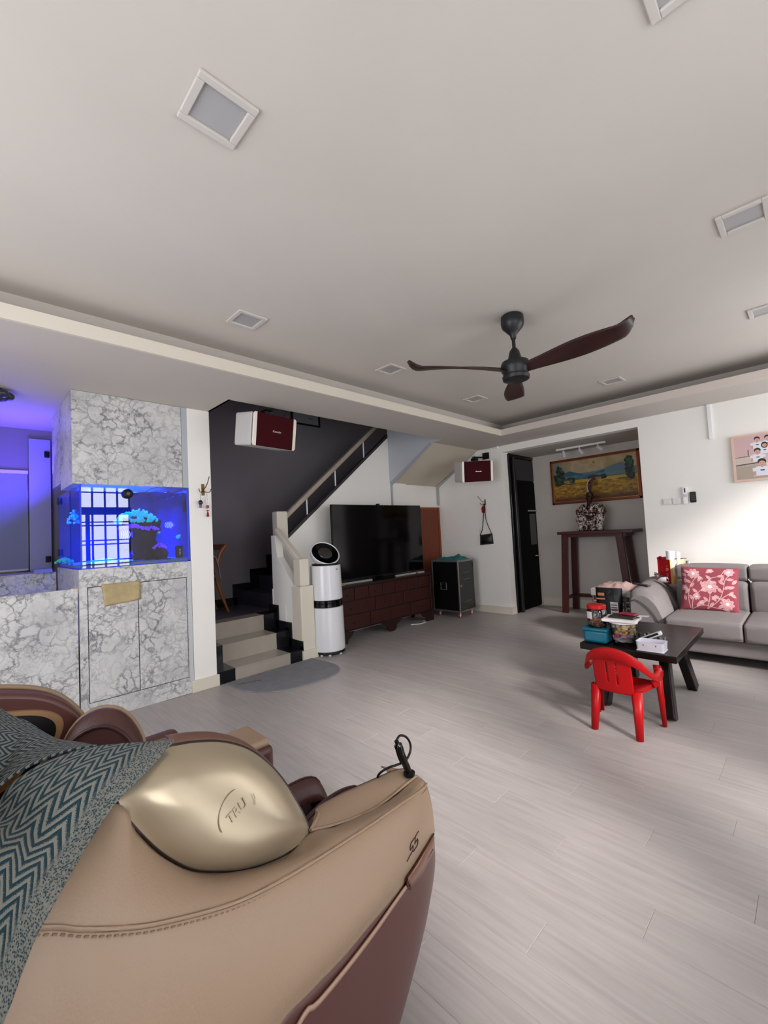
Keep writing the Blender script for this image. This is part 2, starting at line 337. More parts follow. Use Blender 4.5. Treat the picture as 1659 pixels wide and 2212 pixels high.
for x, y, l in ((-1.31, .62, 'large-looking square panel light nearest overhead, left of centre'), (-2.52, 1.34, 'square panel light above the left fascia, right of the aquarium'),
                (-2.54, 2.70, 'square panel light just left of the fan blade tip'), (-2.57, 4.07, 'small square panel light near the far left corner of the raised ceiling'),
                (-1.375, 4.75, 'square panel light right of the fan, near the back fascia'), (-.15, 4.04, 'square panel light cut by the right edge, below the other one'),
                (-.15, 2.69, 'square panel light at the right edge, mid height of the ceiling'), (-.14, 1.33, 'square panel light cut off by the top edge of the picture')):
    panel_light(x, y, l)

# ------------------------------------------------------------------ walls
b = B(); b.box(-4.5, -3.235, YB, YB+.14, 0, ZS+.1); b.box(-3.235, -1.432, YB, YB+.14, 2.395, ZS+.1); b.box(-1.432, XR, YB, YB+.14, 0, ZS+.1)
struct('wall_back', b, wall)
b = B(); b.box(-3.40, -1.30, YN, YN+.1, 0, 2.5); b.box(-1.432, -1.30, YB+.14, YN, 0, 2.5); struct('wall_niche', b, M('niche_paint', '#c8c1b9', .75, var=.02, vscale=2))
b = B(); b.box(-3.26, -3.235, YB+.14, 5.90, 0, 2.395); struct('trim_5', b, wall)['label'] = 'door jamb at the left of the alcove'
struct('trim_6', B().box(-3.235, -1.432, YB+.14, YN, 2.395, 2.5), ceilm)['label'] = 'alcove ceiling'
# pillar between aquarium and stairs
struct('wall_pillar', B().box(-4.38, XL, 1.452, 1.652, 0, ZS), wall, bevel=.004)
# skirtings
b = B(); b.box(-4.48, -3.225, YB-.014, YB, 0, .105); b.box(-3.235, -3.222, YB-.014, 5.89, 0, .105); b.box(-1.432, XR, YB-.014, YB, 0, .105)
struct('baseboard_back', b, cream, bevel=.003)
b = B(); b.box(-3.19, -1.432, YN-.013, YN, 0, .13); struct('baseboard_niche', b, cream, bevel=.003)
struct('baseboard_pillar', B().box(-4.2, XL+.018, 1.43, 1.668, 0, .10), cream, bevel=.003)
# right wall with windows and the grille door, rear wall with an opening added to light the back wall, all outside the view
b = B()
for y0, y1, z0, z1 in ((-1.5, -1.1, 0, 2.8), (-1.1, .1, 0, 2.8), (.1, 1.25, 0, .9), (.1, 1.25, 2.4, 2.8), (1.25, 1.45, 0, 2.8), (1.45, 2.25, 2.34, 2.8), (2.25, 3.3, 0, 2.8), (3.3, 5.5, 0, .9), (3.3, 5.5, 2.4, 2.8), (5.5, 5.9, 0, 2.8)):
    b.box(XR, XR+.12, y0, y1, z0, z1)
struct('wall_right', b, wall)
b = B()
for x0, x1, z0, z1 in ((-5.5, -2.8, 0, 2.8), (-2.8, -.1, 0, .2), (-2.8, -.1, 2.3, 2.8), (-.1, XR+.12, 0, 2.8)): b.box(x0, x1, -1.62, -1.5, z0, z1)
struct('wall_rear', b, wall)
gate = M('grille_iron', '#101014', .5)
dg = B(); xg = XR+.05
for yy in (1.47, 1.66, 1.85, 2.04, 2.23): dg.box(xg-.014, xg+.014, yy-.014, yy+.014, 0, 2.34)
dg.box(xg-.02, xg+.02, 1.56, 1.62, 0, 1.98); dg.box(xg-.03, xg+.03, 1.45, 2.25, 1.86, 1.99)
for zz in (.12, .20, .55, .63, .98, 1.05, 1.33, 1.40, 1.66, 1.72, 2.24): dg.box(xg-.012, xg+.012, 1.45, 2.25, zz, zz+.022)
struct('door_3', dg, gate)
for n, (y0, y1) in (('window_2', (3.3, 5.5)), ('window_3', (.1, 1.25))):
    wb = B()
    k = int((y1-y0)/.35)
    for i in range(k+1): yy = y0+(y1-y0)*i/k; wb.box(xg-.01, xg+.01, yy-.012, yy+.012, .9, 2.4)
    for zz in (.9, 1.40, 1.90, 2.38): wb.box(xg-.01, xg+.01, y0, y1, zz, zz+.02)
    struct(n, wb, gate)
# left room / stairwell shell
b = B(); b.box(-5.54, -5.42, -1.6, 5.9, 0, 5.2); struct('wall_left', b, darkwall)
b = B(); b.box(-5.42, -3.0, 5.6, 5.754, 2.60, 5.2); b.box(-5.42, -3.43, 1.5, 1.62, 2.52, 5.2); b.box(-3.47, -3.37, 1.5, 5.75, 2.91, 5.2); b.box(-5.42, -4.60, 5.1, 5.754, 0, 2.7); struct('wall_stairwell', b, darkwall)
struct('trim_7', B().box(-5.5, -3.3, 1.4, 5.9, 5.2, 5.3), darkwall)['label'] = 'unseen roof added over the stairwell to shut out sky light'  # unseen lid added so sky light does not leak in
# wall under the upper flight
TVX = -4.47
def zst(y): return 1.30+(y-2.83)*(2.745-1.30)/(4.632-2.83)      # underside line of the stringer on the wall plane
b = B(); b.prism([(2.66, 0), (4.95, 0), (4.95, zst(4.95)), (2.83, zst(2.83)), (2.66, 1.3)], 0, TVX-.10, TVX); b.box(TVX-.12, TVX-.02, 4.6, YB, 0, 2.05)
struct('wall_under_stairs', b, wall)
# third flight: outer face and sloping soffit
y1 = 4.60
b = B(); b.prism([(TVX, 2.03), (-3.66, 2.505), (-3.435, 2.505), (-3.435, 2.95), (TVX, 2.95)], 1, y1, y1+.035)
struct('wall_stair_flight', b, M('shaded_face_blue', '#c3c6cc', .75))  # bluish tint puts the shade on this face into its colour
b = B(); b.prism([(TVX-.02, 2.02), (-3.64, 2.497), (-3.64, 2.60), (TVX-.02, 2.12)], 1, y1+.03, YB); struct('trim_8', b, M('soffit_paint', '#cabfae', .75, var=.03, vscale=3))['label'] = 'sloping plaster underside of the upper stair flight'
b = B(); b.bar((TVX+.01, y1+.02, 2.01), (-3.66, y1+.02, 2.492), .035, .03, (0, 1, 0)); b.bar((TVX+.012, y1+.02, 2.02), (TVX+.012, y1+.02, .7), .03, .02, (0, 1, 0))
b.bar((TVX+.01, YB-.012, 2.0), (-3.70, YB-.012, 2.47), .02, .03, (0, 1, 0)); b.bar((TVX+.012, YB-.012, 2.0), (TVX+.012, YB-.012, 1.70), .03, .02, (0, 1, 0))
struct('trim_9', b, M('grey_trim', '#a9adb3', .6))['label'] = 'grey cable trunking along the edges of the stair soffit'
b = B(); b.tube([(-3.55, YB-.02, 2.475), (-3.38, YB-.02, 2.478), (-3.30, YB-.02, 2.478)], .011); b.ball((-3.29, YB-.022, 2.478), .022, 10)
struct('trim_10', b, wall, smooth=50)['label'] = 'white pipe end on the back wall above the speaker'

# ------------------------------------------------------------------ entry stairs, landing and upper flight
st = root('staircase', (-4.2, 2.1, 0), 'cream and black tiled steps rising from the floor to a dark landing', 'stairs')
HT = (.113, .283, .45); XS = (XL, -4.145, -4.403)
for i in range(3):
    z0 = 0 if i == 0 else HT[i-1]; z1 = HT[i]; x1 = XS[i]; x0 = XS[i+1] if i < 2 else -4.60
    for (ya, yb, m) in ((1.652, 1.820, blacktile), (1.823, 2.412, cretile), (2.415, 2.575, blacktile)):
        obj('riser', B().box(x1-.014, x1, ya, yb, z0, z1-.012), m, st, True, bevel=.001)
        obj('tread', B().box(x0, x1+.006, ya, yb, z1-.012, z1), m, st, True, bevel=.0015)
    obj('step_block', B().box(x0-.0, x1-.015, 1.655, 2.572, z0 if i == 0 else z0-.001, z1-.0125), cretile, st, True)
struct('floor_landing', B().box(-5.418, -4.603, 1.46, 2.668, 0, .449), M('landing_tile', '#55505a', .3, var=.05))
upt = M('upper_step_tile', '#3b3742', .3)
for i in range(9):
    ya = 2.67+i*.25; z1 = .45+(i+1)*.175
    obj('upper_step', B().box(-5.418, -4.60, ya, ya+.249, 0 if i < 3 else z1-.5, z1), upt, st, True, bevel=.002)
# black stepped skirtings
sk = B()
for i in range(8):
    ya = 2.67+i*.25; z1 = .45+i*.175; sk.box(-5.418, -5.405, ya-.13, ya+.13, z1-.01, z1+.27)
sk.box(-5.418, -5.405, 1.9, 2.60, .45, .55); obj('wall_skirting', sk, blacktile, st, True)
sk = B()
for i in range(3):
    x1 = XS[i]; x0 = XS[i+1] if i < 2 else -4.50; z0 = 0 if i == 0 else HT[i-1]; z1 = HT[i]; sk.box(x0-.05, x1-.001, 2.565, 2.578, z1, z1+.085); sk.box(x1-.06, x1-.001, 2.565, 2.578, z0+.01, z1+.02)
    if i < 2: sk.box(x0-.001, x0+.05, 2.565, 2.578, z1, HT[i+1]+.085)
obj('side_skirting', sk, blacktile, st, True)
# half wall beside the steps
hw = B(); hw.prism([(-4.47, 0), (-4.47, 1.323), (-4.395, 1.323), (-4.345, 1.073), (-4.05, .78), (-3.99, .765), (-3.99, 0)], 1, 2.580, 2.665)
struct('wall_half', hw, wall, bevel=.003)
ws = B()
for i in range(3): ws.box(XS[i]-.075 if i else -4.02, (XS[i]-.060) if i else -4.005, 2.5745, 2.5795, HT[i]+.086, HT[i]+.26)
struct('trim_12', ws, wall)['label'] = 'thin white plaster edges stepping along the half wall'
hp = B(); hp.box(-4.06, XL, 2.566, 2.735, 0, .765); struct('wall_half_post', hp, cream, bevel=.012)
struct('baseboard_post', B().box(-4.05, XL+.02, 2.556, 2.752, 0, .098), cream, bevel=.003)
rl = root('stair_railing', (-4.2, 2.66, .77), 'cream painted wooden stair railing with thin white balusters and dark stringer', 'railing')
obj('newel_post', B().box(-4.03, -3.895, 2.578, 2.695, .765, 1.058), cream, rl, True, bevel=.012)
obj('newel_post', B().box(-4.56, -4.44, 2.652, 2.800, 1.25, 1.607), cream, rl, True, bevel=.016)
obj('handrail', B().bar((-4.42, 2.63, 1.385), (-3.96, 2.632, 1.03), .07, .055), cream, rl, True, bevel=.012, seg=3)
obj('handrail', B().bar((-4.50, 2.79, 1.537), (-4.50, 5.0, 3.371), .065, .060, (0, 0, 1)), M('handrail_wood', '#a89c8c', .4, var=.12, vscale=4, aniso=(8, 1, 1)), rl, True, bevel=.012, seg=3)
for yy in (3.118, 3.59, 4.127): zz = 1.494+(yy-2.8)*.86; obj('baluster', B().cyl((-4.50, yy, zst(yy)+.02), (-4.50, yy, zz), .009, 8), whitep, rl, True)
ss = B(); ss.bar((-4.49, 2.76, zst(2.76)+.018), (-4.49, 4.62, zst(4.62)+.018), .05, .036); obj('stringer', ss, M('stringer_dark', '#2b2627', .5), rl, True)
# picture on the stairwell wall
pf = root('framed_picture', (-5.41, 3.85, 3.07), 'black framed picture high on the dark stairwell wall behind the speaker', 'picture')
b = B(); o_ = -5.415
for y0, y1, z0, z1 in ((3.53, 4.05, 2.99, 3.012), (3.53, 4.05, 3.42, 3.445), (3.53, 3.555, 2.99, 3.44), (4.025, 4.05, 2.99, 3.44)): b.box(o_, o_+.025, y0, y1, z0, z1)
obj('frame', b, black, pf, True); obj('picture_sheet', B().box(o_, o_+.01, 3.55, 4.03, 3.0, 3.43), M('grey_sheet', '#8d9296', .3), pf, True)
obj('picture_mark', B().box(o_+.01, o_+.012, 3.84, 3.92, 3.10, 3.108), black, pf, True)
# dining chair and cloth covered table on the landing
dc = root('dining_chair', (-5.12, 2.22, .45), 'orange-brown wooden dining chair with curved back on the landing by the pillar', 'chair')
wood = M('orange_wood', '#8a4f22', .35, var=.15, vscale=5, aniso=(6, 6, 1))
for xx in (-5.30, -4.97):
    obj('back_post', B().tube([(xx, 2.27, .455), (xx, 2.18, .70), (xx, 2.14, .88), (xx, 2.18, 1.12), (xx, 2.26, 1.24)], [.016, .02, .022, .02, .024], 10, smooth=6), wood, dc, True, smooth=60)
    obj('leg', B().cyl((xx, 1.80, .452), (xx, 1.82, .87), .018, 8), wood, dc, True)
obj('top_rail', B().bar((-5.31, 2.25, 1.22), (-4.96, 2.25, 1.22), .03, .07), wood, dc, True, bevel=.008)
obj('seat', B().box(-5.32, -4.95, 1.78, 2.17, .87, .91), M('seat_pad', '#8a7f78', .8), dc, True, bevel=.015)
dt = root('dining_table', (-5.05, 1.55, .45), 'small dining table on the landing behind the pillar', 'table')
for xx in (-5.33, -4.95):
    for yy in (1.52, 1.96): obj('leg', B().box(xx-.02, xx+.02, yy-.02, yy+.02, .452, 1.10), wood, dt, True)
obj('tabletop', B().box(-5.40, -4.88, 1.47, 2.03, 1.10, 1.125), wood, dt, True)
tc_ = B(); rows = []
for a in range(13):
    t = a/12; yb = 2.09+.015*math.sin(a*1.9); rows.append([(-5.41+.56*t, yb-.30, 1.130), (-5.41+.56*t, yb-.02, 1.130), (-5.41+.56*t, yb+.012, 1.10), (-5.41+.56*t, yb+.03+.02*math.sin(a*2.3), .99), (-5.41+.56*t, yb+.05+.02*math.sin(a*2.3), .87+.05*math.sin(t*6))])
tc_.grid(rows); tag(obj('tablecloth', tc_, M('pale_cloth', '#b9a39b', .85), solid=.003, smooth=60), 'pale pinkish cloth hanging off the landing table behind the pillar', 'tablecloth')

# ------------------------------------------------------------------ marble clad aquarium unit
# upper cupboard
cu = root('upper_cupboard', (-4.15, 1.03, 1.775), 'white marble laminate cupboard hanging above the aquarium up to the ceiling', 'cupboard')
obj('carcass', B().box(-4.41, XL-.018, .612, 1.400, 1.778, ZS-.002), mb, cu, True)
obj('front_panel', B().box(XL-.017, XL, .609, 1.400, 1.775, ZS-.002), mb, cu, True, bevel=.0015)
obj('edge_strip', B().box(XL-.02, XL-.004, 1.403, 1.45, 1.775, ZS-.002), M('strip_grey', '#aeb3b8', .5), cu, True)
bk = root('rear_cupboard', (-4.65, .66, 1.9), 'narrow marble side panel behind the hanging cupboard with a blue lit slit', 'cupboard')
obj('side_panel', B().box(-4.86, -4.45, .615, .64, 1.84, ZS-.002), mb, bk, True)
# lower cabinet
lc = root('lower_cabinet', (-4.35, 1.04, 0), 'white marble laminate base cabinet with two doors under the aquarium', 'cabinet')
obj('carcass', B().box(-4.86, XL-.019, .640, 1.449, .001, 1.128), mb, lc, True)
fr = B(); fx0, fx1 = XL-.018, XL
fr.box(fx0, fx1, .640, .690, .001, 1.130); fr.box(fx0, fx1, 1.412, 1.449, .001, 1.130); fr.box(fx0, fx1, .690, 1.412, .995, 1.130); fr.box(fx0, fx1, .690, 1.412, .001, .136)
obj('face_frame', fr, mb, lc, True)
for ya, yb in ((.6955, 1.0285), (1.0345, 1.4065)): obj('door', B().box(fx0+.002, fx1, ya, yb, .1415, .9895), mb, lc, True, bevel=.001)
obj('dark_gap', B().box(fx0, fx0+.002, .690, 1.412, .136, .995), M('gap_dark', '#1a1514', .9), lc, True)
obj('edge_strip', B().box(XL-.012, XL+.004, 1.418, 1.448, .10, 1.126), M('strip_grey2', '#c2c4c6', .5), lc, True)
# yellow cloth on the door
cl = B(); rows = []
g = lambda u, v: (XL+.006+.004*math.sin(u*7+v*3)+.003*math.sin(v*9), .780+.268*u+.012*(1-u)*v*1.5, 1.006-.150*v-.02*v*(1-u)-.008*u*0)
for j in range(9): rows.append([g(i/12, j/8) for i in range(13)])
cl.grid(rows); tag(obj('dust_cloth', cl, M('yellow_cloth', '#b3a078', .9, var=.12, vscale=18, bump=.3, bscale=150), solid=.002, smooth=80), 'mustard cleaning cloth tucked over the left door of the marble cabinet', 'cloth')
# low trough left of the cabinet
tr = root('marble_trough', (-4.3, .1, 0), 'low open marble clad trough left of the aquarium cabinet', 'planter')
obj('front_panel', B().box(XL-.030, XL-.012, -.75, .632, .001, .992), mb, tr, True, bevel=.001)
obj('back_panel', B().box(-4.88, -4.862, -.75, .632, .001, 1.09), mb, tr, True)
obj('end_panel', B().box(-4.862, XL-.031, -.75, -.732, .001, .992), mb, tr, True)
obj('bottom', B().box(-4.861, XL-.031, -.731, .631, .55, .57), mb, tr, True)
obj('yellow_strip', B().box(-4.10, -3.96, .622, .632, .955, .98), M('lamp_warm', '#e8cf7a', .5, emit='#ffd977', es=1.2), tr, True)
lg = B().box(-5.418, -4.883, -.75, .60, 1.055, 1.088); tag(obj('window_ledge', lg, mb), 'marble ledge under the blind at the far left', 'ledge')
fc = root('folded_tray', (-4.93, .60, 1.09), 'small folded grey tray on the ledge beside the aquarium', 'tray')
obj('tray', B().prism([(-5.02, 1.092), (-4.80, 1.092), (-4.83, 1.125), (-5.0, 1.125)], 1, .47, .60), M('tray_grey', '#8b8798', .5), fc, True, bevel=.004)
# window with roller blind at the far left
struct('window_1', B().box(-5.42, -5.40, -.75, .49, 1.09, 2.07), M('window_dark', '#222733', .2))
rb = root('roller_blind', (-5.38, -.12, 2.05), 'grey-blue roller blind pulled down at the far left edge', 'blind')
obj('blind_sheet', B().box(-5.388, -5.385, -.75, .485, 1.12, 2.04), M('blind_cloth', '#7b7f92', .85), rb, True)
obj('head_rail', B().box(-5.398, -5.36, -.75, .49, 2.035, 2.07), M('rail_white', '#b9b4bd', .5), rb, True, bevel=.004)
obj('bottom_bar', B().box(-5.392, -5.38, -.75, .485, 1.105, 1.122), M('rail_white2', '#b9b4bd', .5), rb, True)
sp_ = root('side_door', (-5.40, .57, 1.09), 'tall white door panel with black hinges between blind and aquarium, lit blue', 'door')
obj('panel', B().box(-5.40, -5.375, .497, .665, 1.10, 2.39), M('panel_lit_blue', '#8f8fb0', .5), sp_, True)  # blue glow on the white panel is put into its base colour
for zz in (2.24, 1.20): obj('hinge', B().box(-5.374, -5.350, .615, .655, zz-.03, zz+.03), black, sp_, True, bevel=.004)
# aquarium
TX0, TX1, TY0, TY1, TZ0, TZ1 = -4.85, XL-.004, .655, 1.446, 1.131, 1.772
aq = root('aquarium', (-4.37, 1.05, TZ0), 'glass reef aquarium glowing deep blue, set into the marble unit', 'aquarium')
gl = thin_glass('tank_glass', (.93, .96, 1), 2.2)
obj('front_glass', B().box(TX1-.002, TX1, TY0, TY1-.004, TZ0, TZ1), gl, aq, True)
obj('side_glass', B().box(TX0, TX1-.003, TY0, TY0+.002, TZ0, TZ1), thin_glass('side_glass', (.9, .93, 1), .3), aq, True)
bl = M('tank_back', '#0b3a98', .5, var=.35, vscale=5); blf = M('tank_frame_blue', '#2540e0', .4)
obj('back_panel', B().box(TX0-.01, TX0-.001, TY0, TY1, TZ0, TZ1), bl, aq, True)
obj('end_panel', B().box(TX0, TX1-.003, TY1-.003, TY1, TZ0, TZ1), bl, aq, True)
fe = B(); fe.box(TX1-.012, TX1+.001, TY0-.001, TY0+.008, TZ0, TZ1); fe.box(TX1-.006, TX1+.002, TY1-.016, TY1, TZ0, TZ1); fe.box(TX1-.006, TX1+.002, TY0, TY1, TZ0, TZ0+.007)
fe.box(TX0, TX1, TY0-.001, TY0+.004, TZ0, TZ0+.007)
obj('corner_strips', fe, blf, aq, True)
wt = B(); rows = []
for i in range(28): rows.append([(TX0+.002+(TX1-.006-TX0)*i/27, TY0+.004+(TY1-TY0-.01)*j/22, TZ1-.045+.004*math.sin(i*1.3+j*.7)+.003*math.sin(j*2.1-i*.4)) for j in range(23)])
wt.grid(rows); obj('water_surface', wt, thin_glass('water', (.75, .88, 1), 1.6), aq, True, smooth=80)
sd = B(); rows = []
for i in range(24): rows.append([(TX0+.002+(TX1-.008-TX0)*i/23, TY0+.004+(TY1-TY0-.01)*j/20, TZ0+.03+.02*mnoise.noise((i*.4, j*.4, 3))+.008*mnoise.noise((i*1.4, j*1.4, 0))) for j in range(21)])
sd.grid(rows); sd.box(TX0+.002, TX1-.007, TY0+.004, TY1-.005, TZ0+.001, TZ0+.028); obj('sand_bed', sd, M('reef_sand', '#8fa4d8', .9, bump=.4, bscale=90), aq, True, smooth=80)
def blob(b, c, r, sc, amp, seed, n=26, mi=0):
    v0 = len(b.v); b.ball(c, r, n, sc, mi)
    for i in range(v0, len(b.v)):
        p = Vector(b.v[i]); d = p-Vector(c); f = 1+amp*mnoise.noise(p*14+Vector((seed, 0, 0)))+amp*.5*mnoise.noise(p*40+Vector((seed, 5, 0))); b.v[i] = tuple(Vector(c)+d*f)
def tp(px, py, x=-4.10): return at(px, py, 0, x)
rock = M('reef_rock', '#191630', .9, bump=.5, bscale=60); cy = M('cyan_polyp', '#2fd8e0', .6, emit='#0fa4c8', es=.45); pu = M('violet_polyp', '#a060ff', .6, emit='#5a2ad8', es=.5)
rk = root('reef_rock', (-4.12, 1.13, TZ0+.03), 'tall dark rock in mid tank crowned with glowing cyan coral', 'rock')
b = B(); c0 = tp(305, 1170); blob(b, (c0[0], c0[1], TZ0+.16), .17, (.8, .62, 1.05), .5, 1); blob(b, (c0[0], c0[1]-.01, TZ0+.33), .14, (1, 1, .7), .4, 2); obj('rock', b, rock, rk, True, smooth=80)
def coral(name, px, py, x, rx, rz, n, r, mat, lab, seed, ry=None):
    q = random.Random(seed); c = at(px, py, 0, x); b = B()
    for i in range(n):
        t = q.uniform(0, 2*math.pi); w = q.random()**.5; dx = (ry or rx)*w*math.sin(t); dy = rx*w*math.cos(t); dz = rz*(1-w*w)*q.uniform(.6, 1.1); rr = r*q.uniform(.6, 1.2)
        b.ball((c[0]+dx, c[1]+dy, c[2]+dz), rr, 6, (1, 1, q.uniform(.8, 1.5)))
    o = obj(name, b, mat, smooth=80); return tag(o, lab, 'coral', kind='stuff')
coral('coral', 296, 1130, -4.05, .17, .115, 190, .0135, cy, 'dome of glowing cyan coral polyps on top of the tall rock', 3, .12)
coral('coral', 283, 1142, -3.97, .10, .03, 90, .010, pu, 'pink-violet coral edge hanging under the cyan coral', 4, .03)
coral('coral', 324, 1144, -3.97, .07, .03, 70, .009, pu, 'violet coral fringe at the right side of the tall rock', 5, .03)
coral('coral', 343, 1183, -4.02, .055, .035, 60, .009, pu, 'violet coral on the small rock right of the tall one', 6)
coral('coral', 396, 1160, -4.12, .05, .02, 26, .016, cy, 'bright cyan coral at the right wall of the tank', 7)
coral('coral', 158, 1130, -4.12, .04, .09, 46, .010, M('blue_polyp', '#3aa0ff', .6, emit='#1560ff', es=.7), 'blue branching coral near the left glass', 8)
coral('coral', 138, 1215, -4.6, .06, .03, 50, .012, M('green_polyp', '#3fae8a', .6, emit='#0d5a50', es=.4), 'green coral patch low at the back left of the tank', 9)
coral('coral', 228, 1212, -4.02, .10, .015, 50, .008, cy, 'low scattered cyan polyps on the sand at the front left', 10)
b = B(); c1 = tp(345, 1205, -4.05); blob(b, (c1[0], c1[1], TZ0+.075), .075, (.9, .85, .75), .5, 5); tag(obj('small_rock', b, rock, smooth=80), 'small dark rock on the sand right of the tall rock', 'rock')
def fish(px, py, x, L, hh, mat, lab, stripes=True, ang=0):
    c = Vector(at(px, py, 0, x)); r = root('reef_fish', c, lab, 'fish', rot=(ang, 0, 0)); b = B(); b.ball((0, 0, 0), 1, 16, (.018, L*.38, hh*.5))
    obj('body', b, mat[0], r, smooth=80)
    f = B(); f.prism([(L*.34, 0), (L*.5, hh*.28), (L*.46, 0), (L*.5, -hh*.28)], 0, -.002, .002); f.prism([(-L*.1, hh*.42), (L*.25, hh*.62), (L*.28, hh*.3)], 0, -.002, .002); f.prism([(-L*.1, -hh*.42), (L*.25, -hh*.6), (L*.28, -hh*.3)], 0, -.002, .002)
    obj('fin', f, mat[0], r)
    if stripes:
        s = B()
        for k in range(5):
            yy = -L*.28+k*L*.13; zz = hh*.5*math.sqrt(max(.05, 1-(yy/(L*.38))**2)); xx = .0185*math.sqrt(max(.05, 1-(yy/(L*.38))**2)); s.tube([(xx*.3+.002, yy, zz*.93), (xx+.002, yy+.006, 0), (xx*.3+.002, yy, -zz*.93)], .0022, 5, smooth=4)
        obj('stripes', s, mat[1], r, smooth=60)
    return r
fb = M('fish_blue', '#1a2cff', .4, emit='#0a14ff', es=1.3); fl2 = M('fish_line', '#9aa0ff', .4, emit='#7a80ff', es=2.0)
fish(270, 1155, -3.98, .115, .085, (fb, fl2), 'striped blue angelfish swimming left of the tall rock')
fish(272, 1200, -3.97, .11, .060, (fb, fl2), 'plain deep blue oval fish low beside the tall rock', False, .35)
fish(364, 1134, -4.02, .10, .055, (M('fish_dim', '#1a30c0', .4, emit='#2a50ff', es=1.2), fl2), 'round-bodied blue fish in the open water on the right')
fish(343, 1150, -4.0, .028, .018, (cy, fl2), 'tiny pale fish right of the cyan coral', False)
b = B(); c = at(276, 1066.5, 0, XL+.012); b.lathe(c, [(.034, -.010), (.038, -.004), (.038, .006), (.030, .013), (.016, .014)], 24, (1, 0, 0)); mc = root('magnet_cleaner', c, 'round black magnetic glass cleaner stuck high on the front glass', 'cleaner')
obj('housing', b, black, mc, True, smooth=50); obj('cap', B().lathe(c, [(.014, .0135), (.012, .018)], 16, (1, 0, 0)), M('cap_brown', '#5a4a38', .4), mc, True)
pm = root('wave_pump', at(388, 1192, 0, -3.93), 'small black pump with white lettering low at the right of the tank', 'pump')
c = at(388, 1192, 0, -3.93); obj('housing', B().box(c[0]-.02, c[0]+.012, c[1]-.032, c[1]+.026, c[2]-.048, c[2]+.052), black, pm, True, bevel=.006)
for kk in range(4): obj('lettering', B().box(c[0]+.0122, c[0]+.0128, c[1]-.008, c[1]+.004, c[2]-.022+kk*.013, c[2]-.014+kk*.013), whitep, pm, True)
c = at(400, 1092, 0, -3.95); tag(obj('filter_box', B().box(c[0]-.03, c[0]+.02, c[1]-.012, c[1]+.03, c[2]-.06, c[2]+.05), black, bevel=.004), 'black filter box at the upper right corner inside the tank', 'filter')
c = at(290, 1070, 0, -3.9); tag(obj('cable', B().tube([(XL+.016, c[1]-.03, c[2]), at(305, 1066, 0, -3.90), at(316, 1062, 0, -3.90), at(330, 1055, 0, -3.95), at(352, 1052, 0, -4.0)], .0022, 6, smooth=6), black, smooth=60), 'thin black cable from the round cleaner to the top of the tank', 'cable')
# flush clips at the back left of the aquarium
for k, (px, py, l) in enumerate(((124, 1083, 'upper'), (128, 1194, 'lower'))):
    c = at(px, py, 0, -4.80); tag(obj('door_hinge', B().box(c[0]-.02, c[0]+.02, .638, .652, c[2]-.03, c[2]+.03), black, bevel=.004), f'{l} black hinge at the back left edge of the aquarium', 'hinge')
# dark petal lamp at the far left
ll = root('petal_lamp', (-4.17, .20, ZS), 'dark petal shaped ceiling lamp cut by the left edge', 'ceiling light')
b = B(); b.lathe((0, 0, 0), [(.05, -.012), (.05, 0)], 20)
for k in range(6): a = k*math.pi/3+.5; b.ball((.065*math.cos(a), .065*math.sin(a), -.045), .045, 14, (1, 1, .7))
b.ball((0, 0, -.05), .05, 14); obj('shade', b, M('smoky_glass', '#2a2833', .15, spec=.8), ll, smooth=60)

# ------------------------------------------------------------------ hooks on the pillar
hk = root('coat_hook', at(440, 1058, 0, XL), 'antique brass double coat hook on the white pillar', 'hook')
brass = M('old_brass', '#6d4f22', .35, .8)
c = Vector(at(438, 1058, 0, XL))
obj('plate', B().box(c.x, c.x+.006, c.y-.014, c.y+.014, c.z-.052, c.z+.052), brass, hk, True, bevel=.003)
obj('upper_prong', B().tube([c+Vector((.006, 0, 0)), c+Vector((.05, .006, .02)), c+Vector((.085, .012, .06)), c+Vector((.10, .02, .11))], .004, 8, smooth=6), brass, hk, True, smooth=60)
for s in (-1, 1): obj('side_prong', B().tube([c+Vector((.006, 0, -.01)), c+Vector((.03, s*.02, -.025)), c+Vector((.045, s*.045, -.022)), c+Vector((.05, s*.055, .005))], .0035, 8, smooth=6), brass, hk, True, smooth=60)
def chain(name, px, pys, lab, cat, parts):
    x = XL+.035; top = at(px, pys, 0, x); r = root(name, top, lab, cat)
    for nm, fn, m in parts:
        b = B(); fn(b, Vector(top)); obj(nm, b, m, r, True, smooth=60)
    return r
red = M('red_tassel', '#8e1420', .7); dk = M('dark_bead', '#2a1416', .3); sil = M('silver', '#b9b9b9', .25, .9)
chain('key_charm', 433, 1073, 'dark oval charm with a violet tip hanging on the left prong of the pillar hook', 'keychain', (
    ('cord', lambda b, t: b.tube([t+Vector((0, 0, .03)), t+Vector((0, 0, -.03))], .0015, 5), dk),
    ('charm', lambda b, t: b.ball(t+Vector((0, 0, -.052)), .02, 12, (.4, 1, 1.15)), dk),
    ('tip', lambda b, t: b.box(t.x-.004, t.x+.004, t.y-.012, t.y+.010, t.z-.10, t.z-.07), M('violet_tip', '#6d5a9a', .4))))
